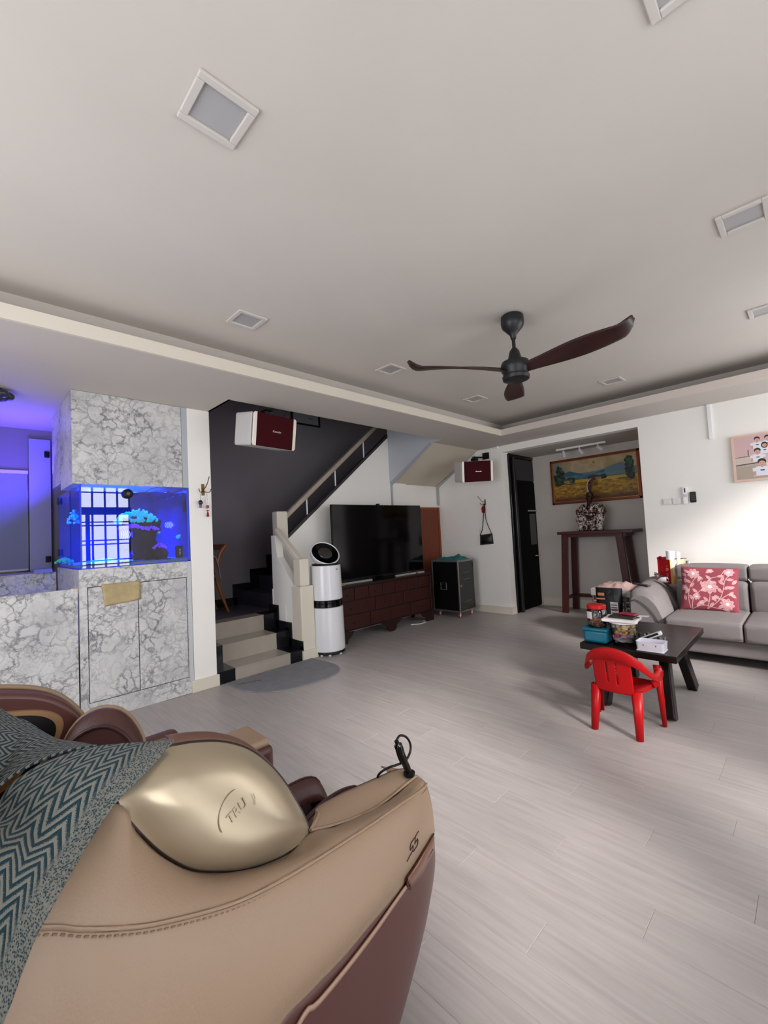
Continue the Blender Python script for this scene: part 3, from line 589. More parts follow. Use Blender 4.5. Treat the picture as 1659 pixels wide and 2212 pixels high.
chain('beaded_charm', 447, 1072, 'silver clip charm with a pink bead and red tassel hanging beside the dark charm', 'keychain', (
    ('cord', lambda b, t: b.tube([t+Vector((0, 0, .03)), t+Vector((0, 0, -.02))], .0012, 5), dk),
    ('clip', lambda b, t: b.tube([t+Vector((0, -.008, -.06)), t+Vector((0, -.009, -.02)), t+Vector((0, 0, -.012)), t+Vector((0, .009, -.02)), t+Vector((0, .008, -.06))], .0028, 6, smooth=4), sil),
    ('bead', lambda b, t: b.ball(t+Vector((0, .002, -.095)), .014, 12, (1, 1, 1.2)), M('pink_bead', '#8a4a52', .25)),
    ('ring', lambda b, t: b.lathe(t+Vector((0, .002, -.128)), [(.008, -.004), (.016, 0), (.008, .004)], 12), dk),
    ('tassel', lambda b, t: b.lathe(t+Vector((0, .003, -.185)), [(.011, 0), (.010, .02), (.004, .05)], 12), red)))

# ------------------------------------------------------------------ speakers
def speaker(pos, yaw, pit, roll, lab, w=.48, h=.295, d=.275):
    n = Vector((math.cos(yaw)*math.cos(pit), math.sin(yaw)*math.cos(pit), math.sin(pit))); s_ = Vector((-math.sin(yaw), math.cos(yaw), 0)); u = n.cross(s_)
    s2 = s_*math.cos(roll)+u*math.sin(roll); u2 = -s_*math.sin(roll)+u*math.cos(roll)
    m = Matrix((n, s2, u2)).transposed().to_4x4(); e = m.to_euler()
    r = root('speaker', pos, lab, 'speaker', 'wall speakers', rot=e)
    obj('cabinet', B().box(-d, -.03, -w/2, w/2, -h/2, h/2), M('speaker_grey', '#c9c6c4', .45), r, bevel=.018, seg=3)
    obj('collar', B().box(-.032, -.012, -w/2+.004, w/2-.004, -h/2+.003, h/2-.003), black, r, bevel=.015, seg=3)
    for sg in (-1, 1):
        p = [(w/2*.0+sg*(w/2-.036), -h/2), (sg*(w/2-.014), -h/2), (sg*w/2, -h/2+.016), (sg*w/2, h/2-.016), (sg*(w/2-.014), h/2), (sg*(w/2-.036), h/2)]
        obj('side_trim', B().prism(p, 0, -.014, .004), M('speaker_cream', '#e9e2d6', .3), r, bevel=.004)
    obj('grille', B().box(-.014, .006, -w/2+.038, w/2-.038, -h/2+.002, h/2-.002), M('burgundy', '#3a030b', .7, spec=.15), r, bevel=.003)
    text('logo', 'Karaoke', M('logo_silver', '#d8c8c4', .3, .4), r, Matrix.Translation((.0075, .01, 0)) @ frame_m((0, 0, 0), (0, 1, 0), (0, 0, 1)), .026, .001, world=False, shear=.35, xs=1.05)
    return r, m
SP = speaker((-3.421, 2.061, 2.259), .143, -.164, .009, 'burgundy fronted karaoke speaker hanging from the soffit by the stairs')
r, m = SP
for p, q in (((-.15, 0, .149), (-.15, 0, .165)),): obj('bracket', B().box(-.19, -.13, -.03, .03, .149, .19), black, r)
obj('bracket_arm', B().cyl((-3.555, 2.052, 2.41), (-3.555, 2.052, ZS-.003), .012, 10), black, r, True)
obj('bracket_base', B().box(-3.61, -3.49, 2.02, 2.09, ZS-.018, ZS-.003), black, r, True, bevel=.003)
obj('speaker_cable', B().tube([(-3.56, 2.06, 2.42), (-3.53, 2.13, 2.40), (-3.49, 2.19, 2.43), (-3.46, 2.21, ZS-.004)], .0035, 6, smooth=6), black, r, True, smooth=60)
r, m = speaker((-3.35, 5.25, 2.092), -.545, -.142, .031, 'burgundy fronted karaoke speaker on a wall bracket in the back left corner')
c = Vector(at(1049, 985, 1, YB-.012)); obj('wall_plate', B().box(c.x-.055, c.x+.055, YB-.016, YB-.001, c.z-.05, c.z+.05), black, r, True, bevel=.002)
obj('bracket_arm', B().tube([(c.x-.02, YB-.016, c.z-.02), (c.x-.08, 5.50, c.z-.03), (-3.45, 5.36, 2.285)], .012, 8), black, r, True, smooth=60)
obj('bracket', B().box(-3.50, -3.42, 5.32, 5.40, 2.235, 2.305), black, r, True, bevel=.006)
obj('speaker_cable', B().tube([(-3.45, 5.36, 2.28), (-3.52, 5.45, 2.285), (-3.58, 5.55, 2.33), (-3.63, 5.62, 2.40)], .004, 6, smooth=6), black, r, True, smooth=60)

# ------------------------------------------------------------------ floor mat
mt = root('floor_mat', (-3.55, 2.19, 0), 'grey half-round floor mat lying at the foot of the stairs', 'mat')
pts = [(-3.862, 1.72), (-3.70, 1.715), (-3.53, 1.74), (-3.36, 1.83), (-3.26, 1.98), (-3.22, 2.18), (-3.225, 2.40), (-3.285, 2.56), (-3.42, 2.655), (-3.62, 2.675), (-3.862, 2.655)]
P2 = [p[:2] for p in crom([(x, y, 0) for x, y in pts], 5)]
obj('mat_body', B().prism([tuple(p) for p in P2], 2, .0005, .009), M('mat_grey', '#85848a', .95, var=.10, vscale=9, bump=.5, bscale=400), mt, True, bevel=.002)
text('lettering', 'WELCOME', M('mat_ink', '#3a393d', .9), mt, frame_m((-3.70, 1.86, .0095), (.35, 1, 0), (-1, .35, 0)), .045, .0004)

# ------------------------------------------------------------------ air purifier
ap = root('air_purifier', (-3.90, 2.885, 0), 'tall white cylindrical two-tier air purifier with tilted round black head', 'air purifier')
ax, ay = -3.90, 2.915; wh = M('purifier_white', '#dfdfe2', .22, coat=.4)
def ring(b, r0, z0, r1, z1, k=.006): b.lathe((ax, ay, 0), [(r0-k, z0), (r0, z0+k), (r1, z1-k), (r1-k, z1)], 48)
b = B(); ring(b, .178, .020, .176, .050); obj('base_ring', b, black, ap, True, smooth=40)
for a in (-2.0, -1.2, -.6, .3, 1.5, 2.6): obj('foot', B().box(ax+.15*math.cos(a)-.01, ax+.15*math.cos(a)+.01, ay+.15*math.sin(a)-.01, ay+.15*math.sin(a)+.01, 0, .021), whitep, ap, True)
b = B(); ring(b, .182, .045, .176, .512); obj('lower_body', b, wh, ap, True, smooth=40)
b = B(); ring(b, .166, .513, .166, .590); b.lathe((ax, ay, 0), [(.166, .545), (.174, .549), (.174, .556), (.166, .560)], 48); obj('middle_band', b, blackg, ap, True, smooth=40)
b = B(); ring(b, .175, .592, .168, .965); obj('upper_body', b, wh, ap, True, smooth=40)
b = B(); ring(b, .150, .966, .150, .985); obj('neck', b, black, ap, True, smooth=40)
hd = Vector((.70, -.16, .68)).normalized(); hc = Vector((ax-.01, ay+.005, 1.085))
b = B(); b.lathe(hc-hd*.05, [(.05, -.055), (.12, -.03), (.160, .02), (.168, .07), (.160, .078), (.152, .070), (.148, .045)], 48, hd); obj('tilted_head', b, wh, ap, True, smooth=45)
b = B(); b.lathe(hc-hd*.05, [(.152, .066), (.150, .072), (.09, .066), (.072, .060)], 48, hd); obj('grille_ring', b, blackg, ap, True, smooth=45)
b = B(); b.lathe(hc-hd*.05, [(.082, .069), (.078, .074), (.02, .078)], 36, hd); obj('glass_disc', b, M('disc_grey', '#4a4644', .12, .3), ap, True, smooth=45)
dc_ = Vector((.88, -.20, 0)).normalized(); sc_ = Vector((-dc_.y, dc_.x, 0))
q = Vector((ax, ay, 0))+Vector((math.cos(.15), math.sin(.15), 0))*.1712+Vector((0, 0, .92)); text('logo', 'LG', M('logo_grey', '#3c3c40', .4), ap, frame_m(q, (-math.sin(.15), math.cos(.15), 0), (0, 0, 1)), .024, .001)

# ------------------------------------------------------------------ television cabinet
tcb = root('television_cabinet', (-4.21, 4.0, 0), 'long dark rosewood cabinet with many small drawers under the television', 'cabinet')
cx0, cx1, cy0, cy1, zt = -4.42, -4.0, 3.125, 4.895, .680
obj('top_board', B().box(cx0, cx1+.006, cy0-.006, cy1+.006, zt-.026, zt), rose, tcb, True, bevel=.006)
obj('body', B().box(cx0, cx1-.018, cy0+.002, cy1-.002, .14, zt-.027), rose, tcb, True)
for yy in (cy0, cy1-.045): obj('corner_post', B().box(cx1-.04, cx1-.002, yy, yy+.045, .0, zt-.027), rose, tcb, True, bevel=.004)
for yy in (cy0, cy1-.045): obj('leg', B().box(cx0, cx0+.05, yy, yy+.045, 0, .139), rose, tcb, True)
def foot(s, y0): return [(y0, 0), (y0+s*.10, 0), (y0+s*.12, .05), (y0+s*.17, .075), (y0+s*.22, .13), (y0, .14)]
for s, y0 in ((1, cy0+.046), (-1, cy1-.046)): obj('bracket_foot', B().prism(foot(s, y0), 0, cx1-.03, cx1-.006), rose, tcb, True, bevel=.002)
ymid = (cy0+cy1)/2+.03
obj('middle_apron', B().prism([(ymid-.21, .14), (ymid-.14, .10), (ymid-.09, .075), (ymid-.075, .03), (ymid-.04, .004), (ymid+.04, .004), (ymid+.075, .03), (ymid+.09, .075), (ymid+.14, .10), (ymid+.21, .14)], 0, cx1-.035, cx1-.008), rose, tcb, True, bevel=.002)
obj('bottom_rail', B().box(cx1-.03, cx1-.010, cy0+.05, cy1-.05, .139, .152), rose, tcb, True)
dfr = M('rosewood_drawer', '#35130e', .36, var=.3, vscale=6, aniso=(1, 12, 1)); kn = M('knob_bronze', '#4a3526', .3, .8)
L0, L1 = cy0+.05, cy1-.05; W0 = L1-L0
def drawers(z0, z1, cuts, knobs):
    for (a, c), kk in zip(cuts, knobs):
        ya, yb = L0+W0*a+.006, L0+W0*c-.006
        d = obj('drawer', B().box(cx1-.02, cx1-.006, ya, yb, z0, z1), dfr, tcb, True, bevel=.004)
        for t in kk: yk = ya+(yb-ya)*t; obj('knob', B().ball((cx1+.002, yk, (z0+z1)/2-.01), .010, 8, (1.1, 1, 1)), kn, d, True, smooth=60)
e7 = [i/7 for i in range(8)]
drawers(.498, .642, list(zip(e7[:-1], e7[1:])), [(.5,)]*7)
drawers(.330, .485, [(0, .345), (.345, .665), (.665, 1)], [(.3, .72)]*3)
drawers(.158, .317, [(0, .29), (.29, .74), (.74, 1)], [(.42, .62), (.28, .8), (.45, .6)])
# ------------------------------------------------------------------ television
tv = root('television', (-4.20, 4.12, .68), 'large black flat screen television on the rosewood cabinet', 'television')
ty0, ty1, tz0, tz1 = 3.27, 4.96, .712, 1.672
obj('housing', B().box(-4.235, -4.205, ty0, ty1, tz0, tz1), black, tv, True, bevel=.004)
obj('screen', B().box(-4.2049, -4.203, ty0+.008, ty1-.008, tz0+.02, tz1-.008), M('screen_glass', '#030304', .10, spec=.6), tv, True)
obj('stand', B().box(-4.30, -4.10, 3.86, 4.22, .681, .692).box(-4.25, -4.22, 3.95, 4.13, .69, .75), blackg, tv, True, bevel=.003)
obj('camera', B().box(-4.235, -4.205, 4.06, 4.11, tz1+.001, tz1+.018), black, tv, True, bevel=.004)
sb = root('sound_bar', (-4.15, 4.2, .68), 'slim silver grey sound bar pieces in front of the television stand', 'sound bar')
for ya, yb in ((3.31, 3.80), (4.25, 4.52), (4.535, 4.66), (4.70, 4.84)): obj('segment', B().box(-4.13, -4.09, ya, yb, .681, .706), M('silver_grey', '#9d9b98', .4), sb, True, bevel=.005)
tag(obj('wooden_block', B().box(-4.16, -4.03, 3.135, 3.29, .681, .715), M('pale_wood', '#8f7654', .6, var=.15, aniso=(1, 10, 1)), bevel=.003), 'flat pale wooden block at the left end of the television cabinet', 'wood block')
tag(obj('floor_cable', B().tube([(-4.05, 4.44, .006), (-3.985, 4.52, .006), (-3.97, 4.62, .006), (-4.0, 4.70, .006), (-4.08, 4.74, .006)], .005, 6, smooth=6), whitep, smooth=60), 'thin white cable on the floor under the rosewood cabinet', 'cable')
# cupboard door under the stairs
door = M('door_wood', '#6e3018', .42, var=.18, vscale=4, aniso=(1, 8, 1))
dr = B().box(TVX-.005, TVX+.012, 4.97, 5.725, 0, 1.66); d2 = struct('door_2', dr, door, bevel=.003)
obj('door_frame', B().box(TVX, TVX+.022, 4.96, 5.74, 1.625, 1.665).box(TVX, TVX+.022, 5.70, 5.74, 0, 1.625), M('door_frame_wood', '#7d3b20', .4), d2, True, bevel=.003)
obj('door_panel', B().box(TVX+.0125, TVX+.018, 5.05, 5.56, .2, 1.45), door, d2, True, bevel=.004)
struct('trim_11', B().box(TVX, TVX+.012, 5.741, 5.752, 0, 1.67), M('pinkish_edge', '#d9bdb4', .6))['label'] = 'pale edge strip right of the brown under-stair door'
# ------------------------------------------------------------------ flight case rack
rc = root('equipment_rack', (-3.95, 5.34, 0), 'black flight case rack with aluminium edges, smoked door and red castors', 'equipment rack')
rx0, rx1, ry0, ry1, rz0, rz1 = -4.20, -3.715, 5.145, 5.55, .085, .825
obj('case', B().box(rx0, rx1-.012, ry0+.006, ry1, rz0, rz1-.004), M('case_black', '#070708', .6, spec=.15), rc, True)
al = M('aluminium', '#9a9a98', .3, .85); e = B()
for z in (rz0-.006, rz1-.018): e.box(rx0-.004, rx1+.004, ry0, ry0+.010, z, z+.024); e.box(rx1-.006, rx1+.004, ry0+.01, ry1+.004, z, z+.024); 
for (x, y) in ((rx1-.016, ry0), (rx0-.004, ry0)): e.box(x, x+.020, y-.001, y+.018, rz0, rz1)
e.box(rx1-.010, rx1+.004, ry1-.014, ry1+.004, rz0, rz1); obj('edge_profiles', e, al, rc, True, bevel=.0015)
obj('smoked_door', B().box(rx1-.011, rx1-.003, ry0+.02, ry1-.016, rz0+.02, rz1-.02), M('smoked_acrylic', '#1d1f1e', .12, spec=.7), rc, True)
dv = B()
for z, h in ((.64, .05), (.54, .06), (.22, .05)): dv.box(rx1-.0028, rx1-.0018, ry0+.12, ry1-.09, z, z+h*.25)
obj('device_strips', dv, M('device_grey', '#4b4c4a', .4), rc, True)
hdl = B(); hx, hz = -3.99, .45; y = ry0+.001
for a, c, z0, z1 in ((hx-.055, hx+.055, hz+.045, hz+.052), (hx-.055, hx+.055, hz-.052, hz-.045), (hx-.055, hx-.045, hz-.05, hz+.05), (hx+.045, hx+.055, hz-.05, hz+.05)): hdl.box(a, c, y-.008, y+.004, z0, z1)
obj('recess_handle', hdl, M('dull_chrome', '#9a9a9a', .35, .9), rc, True, bevel=.002); obj('handle_grip', B().tube([(hx-.045, y-.01, hz), (hx-.03, y-.018, hz), (hx+.03, y-.018, hz), (hx+.045, y-.01, hz)], .008, 8), black, rc, True, smooth=60)
obj('latch', B().box(rx1-.001, rx1+.012, ry0+.035, ry0+.06, .445, .475), al, rc, True, bevel=.003)
for z in (.74, .14): obj('hinge', B().box(rx1+.0045, rx1+.012, ry1-.02, ry1+.002, z-.03, z+.03), al, rc, True, bevel=.002)
cr_ = M('castor_red', '#b2302c', .4)
for x, y in ((rx0+.07, ry0+.05), (rx1-.05, ry0+.05), (rx1-.05, ry1-.06), (rx0+.07, ry1-.06)):
    w = obj('castor', B().lathe((x-.010, y, .031), [(.022, 0), (.030, .004), (.030, .018), (.022, .022)], 20, (1, 0, 0)), cr_, rc, True, smooth=40)
    obj('castor_hub', B().lathe((x-.013, y, .031), [(.018, 0), (.018, .028)], 16, (1, 0, 0)), whitep, w, True, smooth=40)
    obj('castor_fork', B().box(x+.014, x+.018, y-.012, y+.012, .028, .078).box(x-.018, x+.018, y-.02, y+.02, .074, .080), M('fork_white', '#d8d8d6', .3), w, True)
# teal bundle on the rack
b = B(); rows = []
for i in range(41):
    u = i/40; rows.append([])
    for j in range(25):
        v = j/24; X = -4.19+.46*u; Y = 5.16+.36*v; e_ = min(1, 6*min(u, 1-u))*min(1, 5*min(v, 1-v))
        z = .829+e_*(.025+.028*mnoise.noise((u*5, v*5, 2))+.030*abs(mnoise.noise((u*11, v*7, 9)))+.03*math.exp(-((u-.72)**2+(v-.6)**2)*30)); rows[-1].append((X+.01*mnoise.noise((v*6, u*3, 1)), Y, z))
b.grid(rows); tb = tag(obj('jacket', b, M('teal_fabric', '#14696c', .55, var=.12, vscale=14, bump=.15, bscale=90), solid=.003, smooth=80), 'crumpled teal jacket lying on top of the black equipment rack', 'jacket')
# handbag, hook, red charm on the back wall
hb = root('wall_hook', at(1047, 1082, 1, YB), 'small brass wall hook with thin upper prong on the white back wall', 'hook')
c = Vector(at(1048, 1085, 1, YB)); obj('plate', B().box(c.x-.008, c.x+.012, YB-.007, YB-.001, c.z-.045, c.z+.045), brass, hb, True, bevel=.002)
obj('upper_prong', B().tube([c+Vector((0, -.008, 0)), c+Vector((-.03, -.05, .02)), c+Vector((-.06, -.07, .07)), c+Vector((-.085, -.07, .10))], .004, 8, smooth=6), brass, hb, True, smooth=60)
obj('lower_prong', B().tube([c+Vector((0, -.008, -.02)), c+Vector((-.02, -.04, -.04)), c+Vector((-.045, -.05, -.03)), c+Vector((-.06, -.05, -.005))], .004, 8, smooth=6), brass, hb, True, smooth=60)
hg = root('handbag', at(1050, 1165, 1, 5.70), 'small black leather handbag hanging by its strap on the back wall', 'handbag')
yb_ = 5.735; c = Vector(at(1050, 1165, 1, yb_)); bw, bh = .112, .078
b = B(); rows = []
for i in range(15):
    u = i/14; rows.append([(c.x-bw+2*bw*u*(1) + .01*(1-2*v_)*(u-.5), YB-.006-.045*math.sin(math.pi*min(1, max(0, u)))**.5*math.sin(math.pi*v_)**.4 if 0 < v_ < 1 else YB-.006, c.z-bh+2*bh*v_+.018*u-.01) for v_ in [k/10 for k in range(11)]])
b.grid(rows); obj('bag_body', b, M('bag_leather', '#0d0d0f', .35, bump=.15, bscale=120), hg, True, solid=.006, smooth=80)
hk_ = at(1045, 1085, 1, YB-.045)
obj('strap', B().tube([(c.x-bw+.006, YB-.015, c.z+bh-.02), (c.x-.05, YB-.02, c.z+.18), (hk_[0]-.004, YB-.04, hk_[2]-.06), (hk_[0], YB-.05, hk_[2]-.03), (hk_[0]+.01, YB-.04, hk_[2]-.05), (c.x+.02, YB-.02, c.z+.30), (c.x+bw-.012, YB-.015, c.z+bh)], .0055, 6, smooth=5), black, hg, True, smooth=60)
obj('strap_chain', B().tube([(c.x-bw+.006, YB-.014, c.z+bh-.02), (c.x-bw+.016, YB-.014, c.z+bh+.09)], .003, 6), sil, hg, True, smooth=60)
c = Vector(at(1043, 1100, 1, YB-.03)); rcg = root('red_charm', c, 'red knotted charm hanging on the wall hook above the handbag', 'charm')
b = B(); b.prism([(c.x-.035, c.z+.02), (c.x-.01, c.z+.055), (c.x+.02, c.z+.04), (c.x+.035, c.z+.01), (c.x+.028, c.z-.05), (c.x+.01, c.z-.06), (c.x-.006, c.z-.05), (c.x-.03, c.z-.055)], 1, YB-.02, YB-.008); obj('knot', b, M('charm_red', '#a51a17', .7), rcg, True, bevel=.004)
obj('loop', B().tube([(c.x, YB-.014, c.z+.05), (c.x, YB-.03, c.z+.10)], .002, 5), red, rcg, True)

# ------------------------------------------------------------------ alcove: black door, console table, statue, painting, track light
dd = B().box(-3.262, -3.236, 5.902, YN-.001, 0, 2.394); d1 = struct('door_1', dd, M('door_dark', '#050506', .5, spec=.08))
obj('door_frame', B().box(-3.236, -3.205, 5.902, 5.945, 0, 2.39).box(-3.236, -3.215, 5.945, YN-.002, 2.345, 2.39), blackg, d1, True, bevel=.004)
obj('folding_stile', B().box(-3.205, -3.165, 5.96, 6.02, 0, 2.34), M('stile_dark', '#1b1b1d', .25), d1, True, bevel=.008)
obj('glass_panel', B().box(-3.235, -3.222, 6.03, YN-.004, .02, 1.98), M('door_gloss', '#030304', .5, spec=.06), d1, True)
obj('transom', B().box(-3.235, -3.224, 6.03, YN-.004, 2.0, 2.33), M('transom_grey', '#3a383b', .5, spec=.2), d1, True)
obj('grey_reflection', B().box(-3.2215, -3.2195, 6.46, 6.66, .98, 1.47), M('reflection_grey', '#3f3e40', .3), d1, True)  # grey reflection on the black door, built as a thin box
obj('white_rail', B().box(-3.2215, -3.205, 6.42, 6.69, 1.51, 1.53), M('rail_pale', '#a9a9aa', .4), d1, True)
obj('handle', B().tube([(-3.221, 6.54, .80), (-3.185, 6.55, .805), (-3.18, 6.62, .80), (-3.185, 6.67, .80)], .008, 8, smooth=4), chrome, d1, True, smooth=60)
ct = root('console_table', (-2.2, 6.43, 0), 'tall dark red-brown console table with splayed legs in the alcove', 'table')
dk_ = M('console_wood', '#451714', .38, var=.2, vscale=5, aniso=(1, 1, 9))
obj('tabletop', B().box(-2.695, -1.70, 6.22, 6.675, 1.128, 1.168), dk_, ct, True, bevel=.004)
obj('apron', B().box(-2.60, -1.80, 6.27, 6.62, 1.085, 1.128), dk_, ct, True)
for xt, xb, s in ((-2.60, -2.660, 1), (-1.88, -1.79, 1)):
    for yt, yb2 in ((6.265, 6.255), (6.60, 6.64)): obj('leg', B().bar((xb, yb2, 0), (xt, yt, 1.128), .085, .05, (0, 1, 0)), dk_, ct, True, bevel=.003)
obj('side_rail', B().box(-2.655, -2.63, 6.28, 6.62, .19, .235), dk_, ct, True); obj('side_rail', B().box(-1.835, -1.81, 6.28, 6.62, .19, .235), dk_, ct, True)
obj('stretcher', B().box(-2.655, -1.81, 6.605, 6.63, .185, .235), dk_, ct, True)
# ceramic warrior statue
stt = root('ceramic_statue', (-2.26, 6.42, 1.168), 'seated brown and white glazed ceramic warrior figurine with a tall curved plume', 'statue')
def glaze(name, ramp, sc):
    m = bpy.data.materials.new(name); m.use_nodes = True; nt = m.node_tree; b_ = nt.nodes['Principled BSDF']; tcn = nt.nodes.new('ShaderNodeTexCoord'); n = nt.nodes.new('ShaderNodeTexNoise'); n.inputs['Scale'].default_value = sc; n.inputs['Detail'].default_value = 3; n.inputs['Distortion'].default_value = 1.5
    cr = nt.nodes.new('ShaderNodeValToRGB'); cr.color_ramp.interpolation = 'CONSTANT'; el = cr.color_ramp.elements
    el[0].position = 0; el[0].color = lin(ramp[0][1])+(1,); el[1].position = ramp[1][0]; el[1].color = lin(ramp[1][1])+(1,)
    for p, c_ in ramp[2:]: x = el.new(p); x.color = lin(c_)+(1,)
    nt.links.new(tcn.outputs['Object'], n.inputs[0]); nt.links.new(n.outputs[0], cr.inputs[0]); nt.links.new(cr.outputs[0], b_.inputs[0]); b_.inputs['Roughness'].default_value = .25; return m
gz = glaze('glaze_robe', [(0, '#2b1512'), (.42, '#4a2a20'), (.52, '#d5ccc2'), (.57, '#3a1c18'), (.66, '#24402c')], 15)
gw = glaze('glaze_pale', [(0, '#3a1d18'), (.47, '#cdc4ba'), (.60, '#4b2c22'), (.70, '#bfb5ab')], 15); gd = glaze('glaze_dark', [(0, '#1a0c0c'), (.5, '#3c1a15'), (.6, '#6a2d20')], 24)
X0, Y0, Z0 = -2.26, 6.42, 1.169
def sculpt(name, fn, mat, vox=.008):
    b = B(); fn(b); o = obj(name, b, mat, stt, True, smooth=80); m_ = o.modifiers.new('remesh', 'REMESH'); m_.mode = 'VOXEL'; m_.voxel_size = vox; m_.use_smooth_shade = True; return o
def body(b):
    b.lathe((X0, Y0+.03, Z0), [(.13, 0), (.14, .02), (.12, .10), (.11, .20), (.125, .27), (.10, .34), (.06, .38)], 24)
    b.ball((X0, Y0-.05, Z0+.22), .08, 14, (1, 1, .9)); b.ball((X0, Y0-.03, Z0+.33), .075, 14, (1.1, .9, 1))
    for s in (-1, 1):
        b.ball((X0+s*.10, Y0, Z0+.335), .062, 12, (1.1, 1, .8)); b.tube([(X0+s*.11, Y0, Z0+.33), (X0+s*.175, Y0-.02, Z0+.265), (X0+s*.12, Y0-.08, Z0+.22)], [.045, .038, .03], 10, smooth=4)
sculpt('robe', body, gz)
def legs(b):
    for s in (-1, 1):
        b.tube([(X0+s*.05, Y0, Z0+.16), (X0+s*.135, Y0-.07, Z0+.18), (X0+s*.125, Y0-.08, Z0+.09), (X0+s*.13, Y0-.09, Z0+.03)], [.055, .058, .046, .036], 12, smooth=5)
        b.ball((X0+s*.135, Y0-.12, Z0+.018), .035, 12, (1.1, 1.7, .5))
sculpt('knees_and_boots', legs, gw)
def fold(b):
    b.tube([(X0-.13, Y0-.04, Z0+.36), (X0-.05, Y0-.10, Z0+.30), (X0, Y0-.12, Z0+.22)], [.018, .02, .012], 8, smooth=5); b.tube([(X0+.16, Y0-.04, Z0+.34), (X0+.13, Y0-.07, Z0+.28), (X0+.15, Y0-.08, Z0+.22)], [.02, .022, .016], 8, smooth=5)
    b.tube([(X0-.09, Y0-.10, Z0+.10), (X0-.03, Y0-.13, Z0+.06), (X0-.04, Y0-.12, Z0+.01)], [.02, .018, .014], 8, smooth=5)
sculpt('sash', fold, gw, .006)
def head(b):
    b.ball((X0-.002, Y0-.03, Z0+.435), .048, 16, (.85, .95, 1.15)); b.lathe((X0, Y0-.02, Z0+.455), [(.062, 0), (.066, .01), (.05, .03), (.045, .08), (.02, .10)], 18); b.ball((X0, Y0-.075, Z0+.43), .012, 8); b.tube([(X0, Y0-.06, Z0+.40), (X0, Y0-.09, Z0+.34), (X0, Y0-.08, Z0+.28)], [.03, .026, .008], 10, smooth=4)
    for s in (-1, 1): b.ball((X0+s*.045, Y0-.03, Z0+.44), .012, 8)
sculpt('head', head, gd, .006)
b = B(); pl = [(X0+.0, Z0+.53), (X0-.022, Z0+.60), (X0-.022, Z0+.66), (X0+.0, Z0+.71), (X0+.035, Z0+.74), (X0+.075, Z0+.745), (X0+.045, Z0+.70), (X0+.035, Z0+.63), (X0+.03, Z0+.58), (X0+.025, Z0+.53)]
obj('plume', b.prism(pl, 1, Y0-.02, Y0+.005), gd, stt, True, bevel=.005)
obj('plume_edge', B().tube([(p[0]-.003, Y0-.022, p[1]) for p in pl[:5]], .006, 6, smooth=4), M('glaze_white', '#cfc8bd', .25), stt, True, smooth=60)
obj('hand_orb', B().ball((X0-.175, Y0-.05, Z0+.29), .026, 12), M('orb_red', '#5a1f18', .3), stt, True, smooth=60)
# painting
pt = root('landscape_painting', (-2.30, YN-.02, 1.93), 'wide landscape painting of golden rice fields and blue mountains in a copper frame', 'painting')
px0, px1, pz0, pz1 = -2.925, -1.668, 1.586, 2.276
fm = M('copper_frame', '#7a3a1c', .3, .35); b = B(); t_ = .035
for a, c_, z0, z1 in ((px0, px1, pz0, pz0+t_), (px0, px1, pz1-t_, pz1), (px0, px0+t_, pz0, pz1), (px1-t_, px1, pz0, pz1)): b.box(a, c_, YN-.035, YN-.002, z0, z1)
obj('frame', b, fm, pt, True, bevel=.006); b = B(); q_ = t_
for a, c_, z0, z1 in ((px0+q_, px1-q_, pz0+q_, pz0+q_+.008), (px0+q_, px1-q_, pz1-q_-.008, pz1-q_), (px0+q_, px0+q_+.008, pz0+q_, pz1-q_), (px1-q_-.008, px1-q_, pz0+q_, pz1-q_)): b.box(a, c_, YN-.03, YN-.002, z0, z1)
obj('gilt_inner_edge', b, M('gilt', '#b07c45', .3, .5), pt, True)
rg = np.random.RandomState(3)
def vn(U, V, sx, sy, seed):
    r_ = np.random.RandomState(seed); g_ = r_.rand(int(sy)+3, int(sx)+3); x = U*sx; y = V*sy; i = x.astype(int); j = y.astype(int); fx = x-i; fy = y-j; fx = fx*fx*(3-2*fx); fy = fy*fy*(3-2*fy)
    return (g_[j, i]*(1-fx)+g_[j, i+1]*fx)*(1-fy)+(g_[j+1, i]*(1-fx)+g_[j+1, i+1]*fx)*fy
def fbm(U, V, s, seed, asp=2): return sum(vn(U, V, s*asp*2**k, s*2**k, seed+k)/2**k for k in range(4))/1.875
def mixc(C, c, a): a = np.clip(a, 0, 1)[..., None]; return C*(1-a)+np.array(c)*a
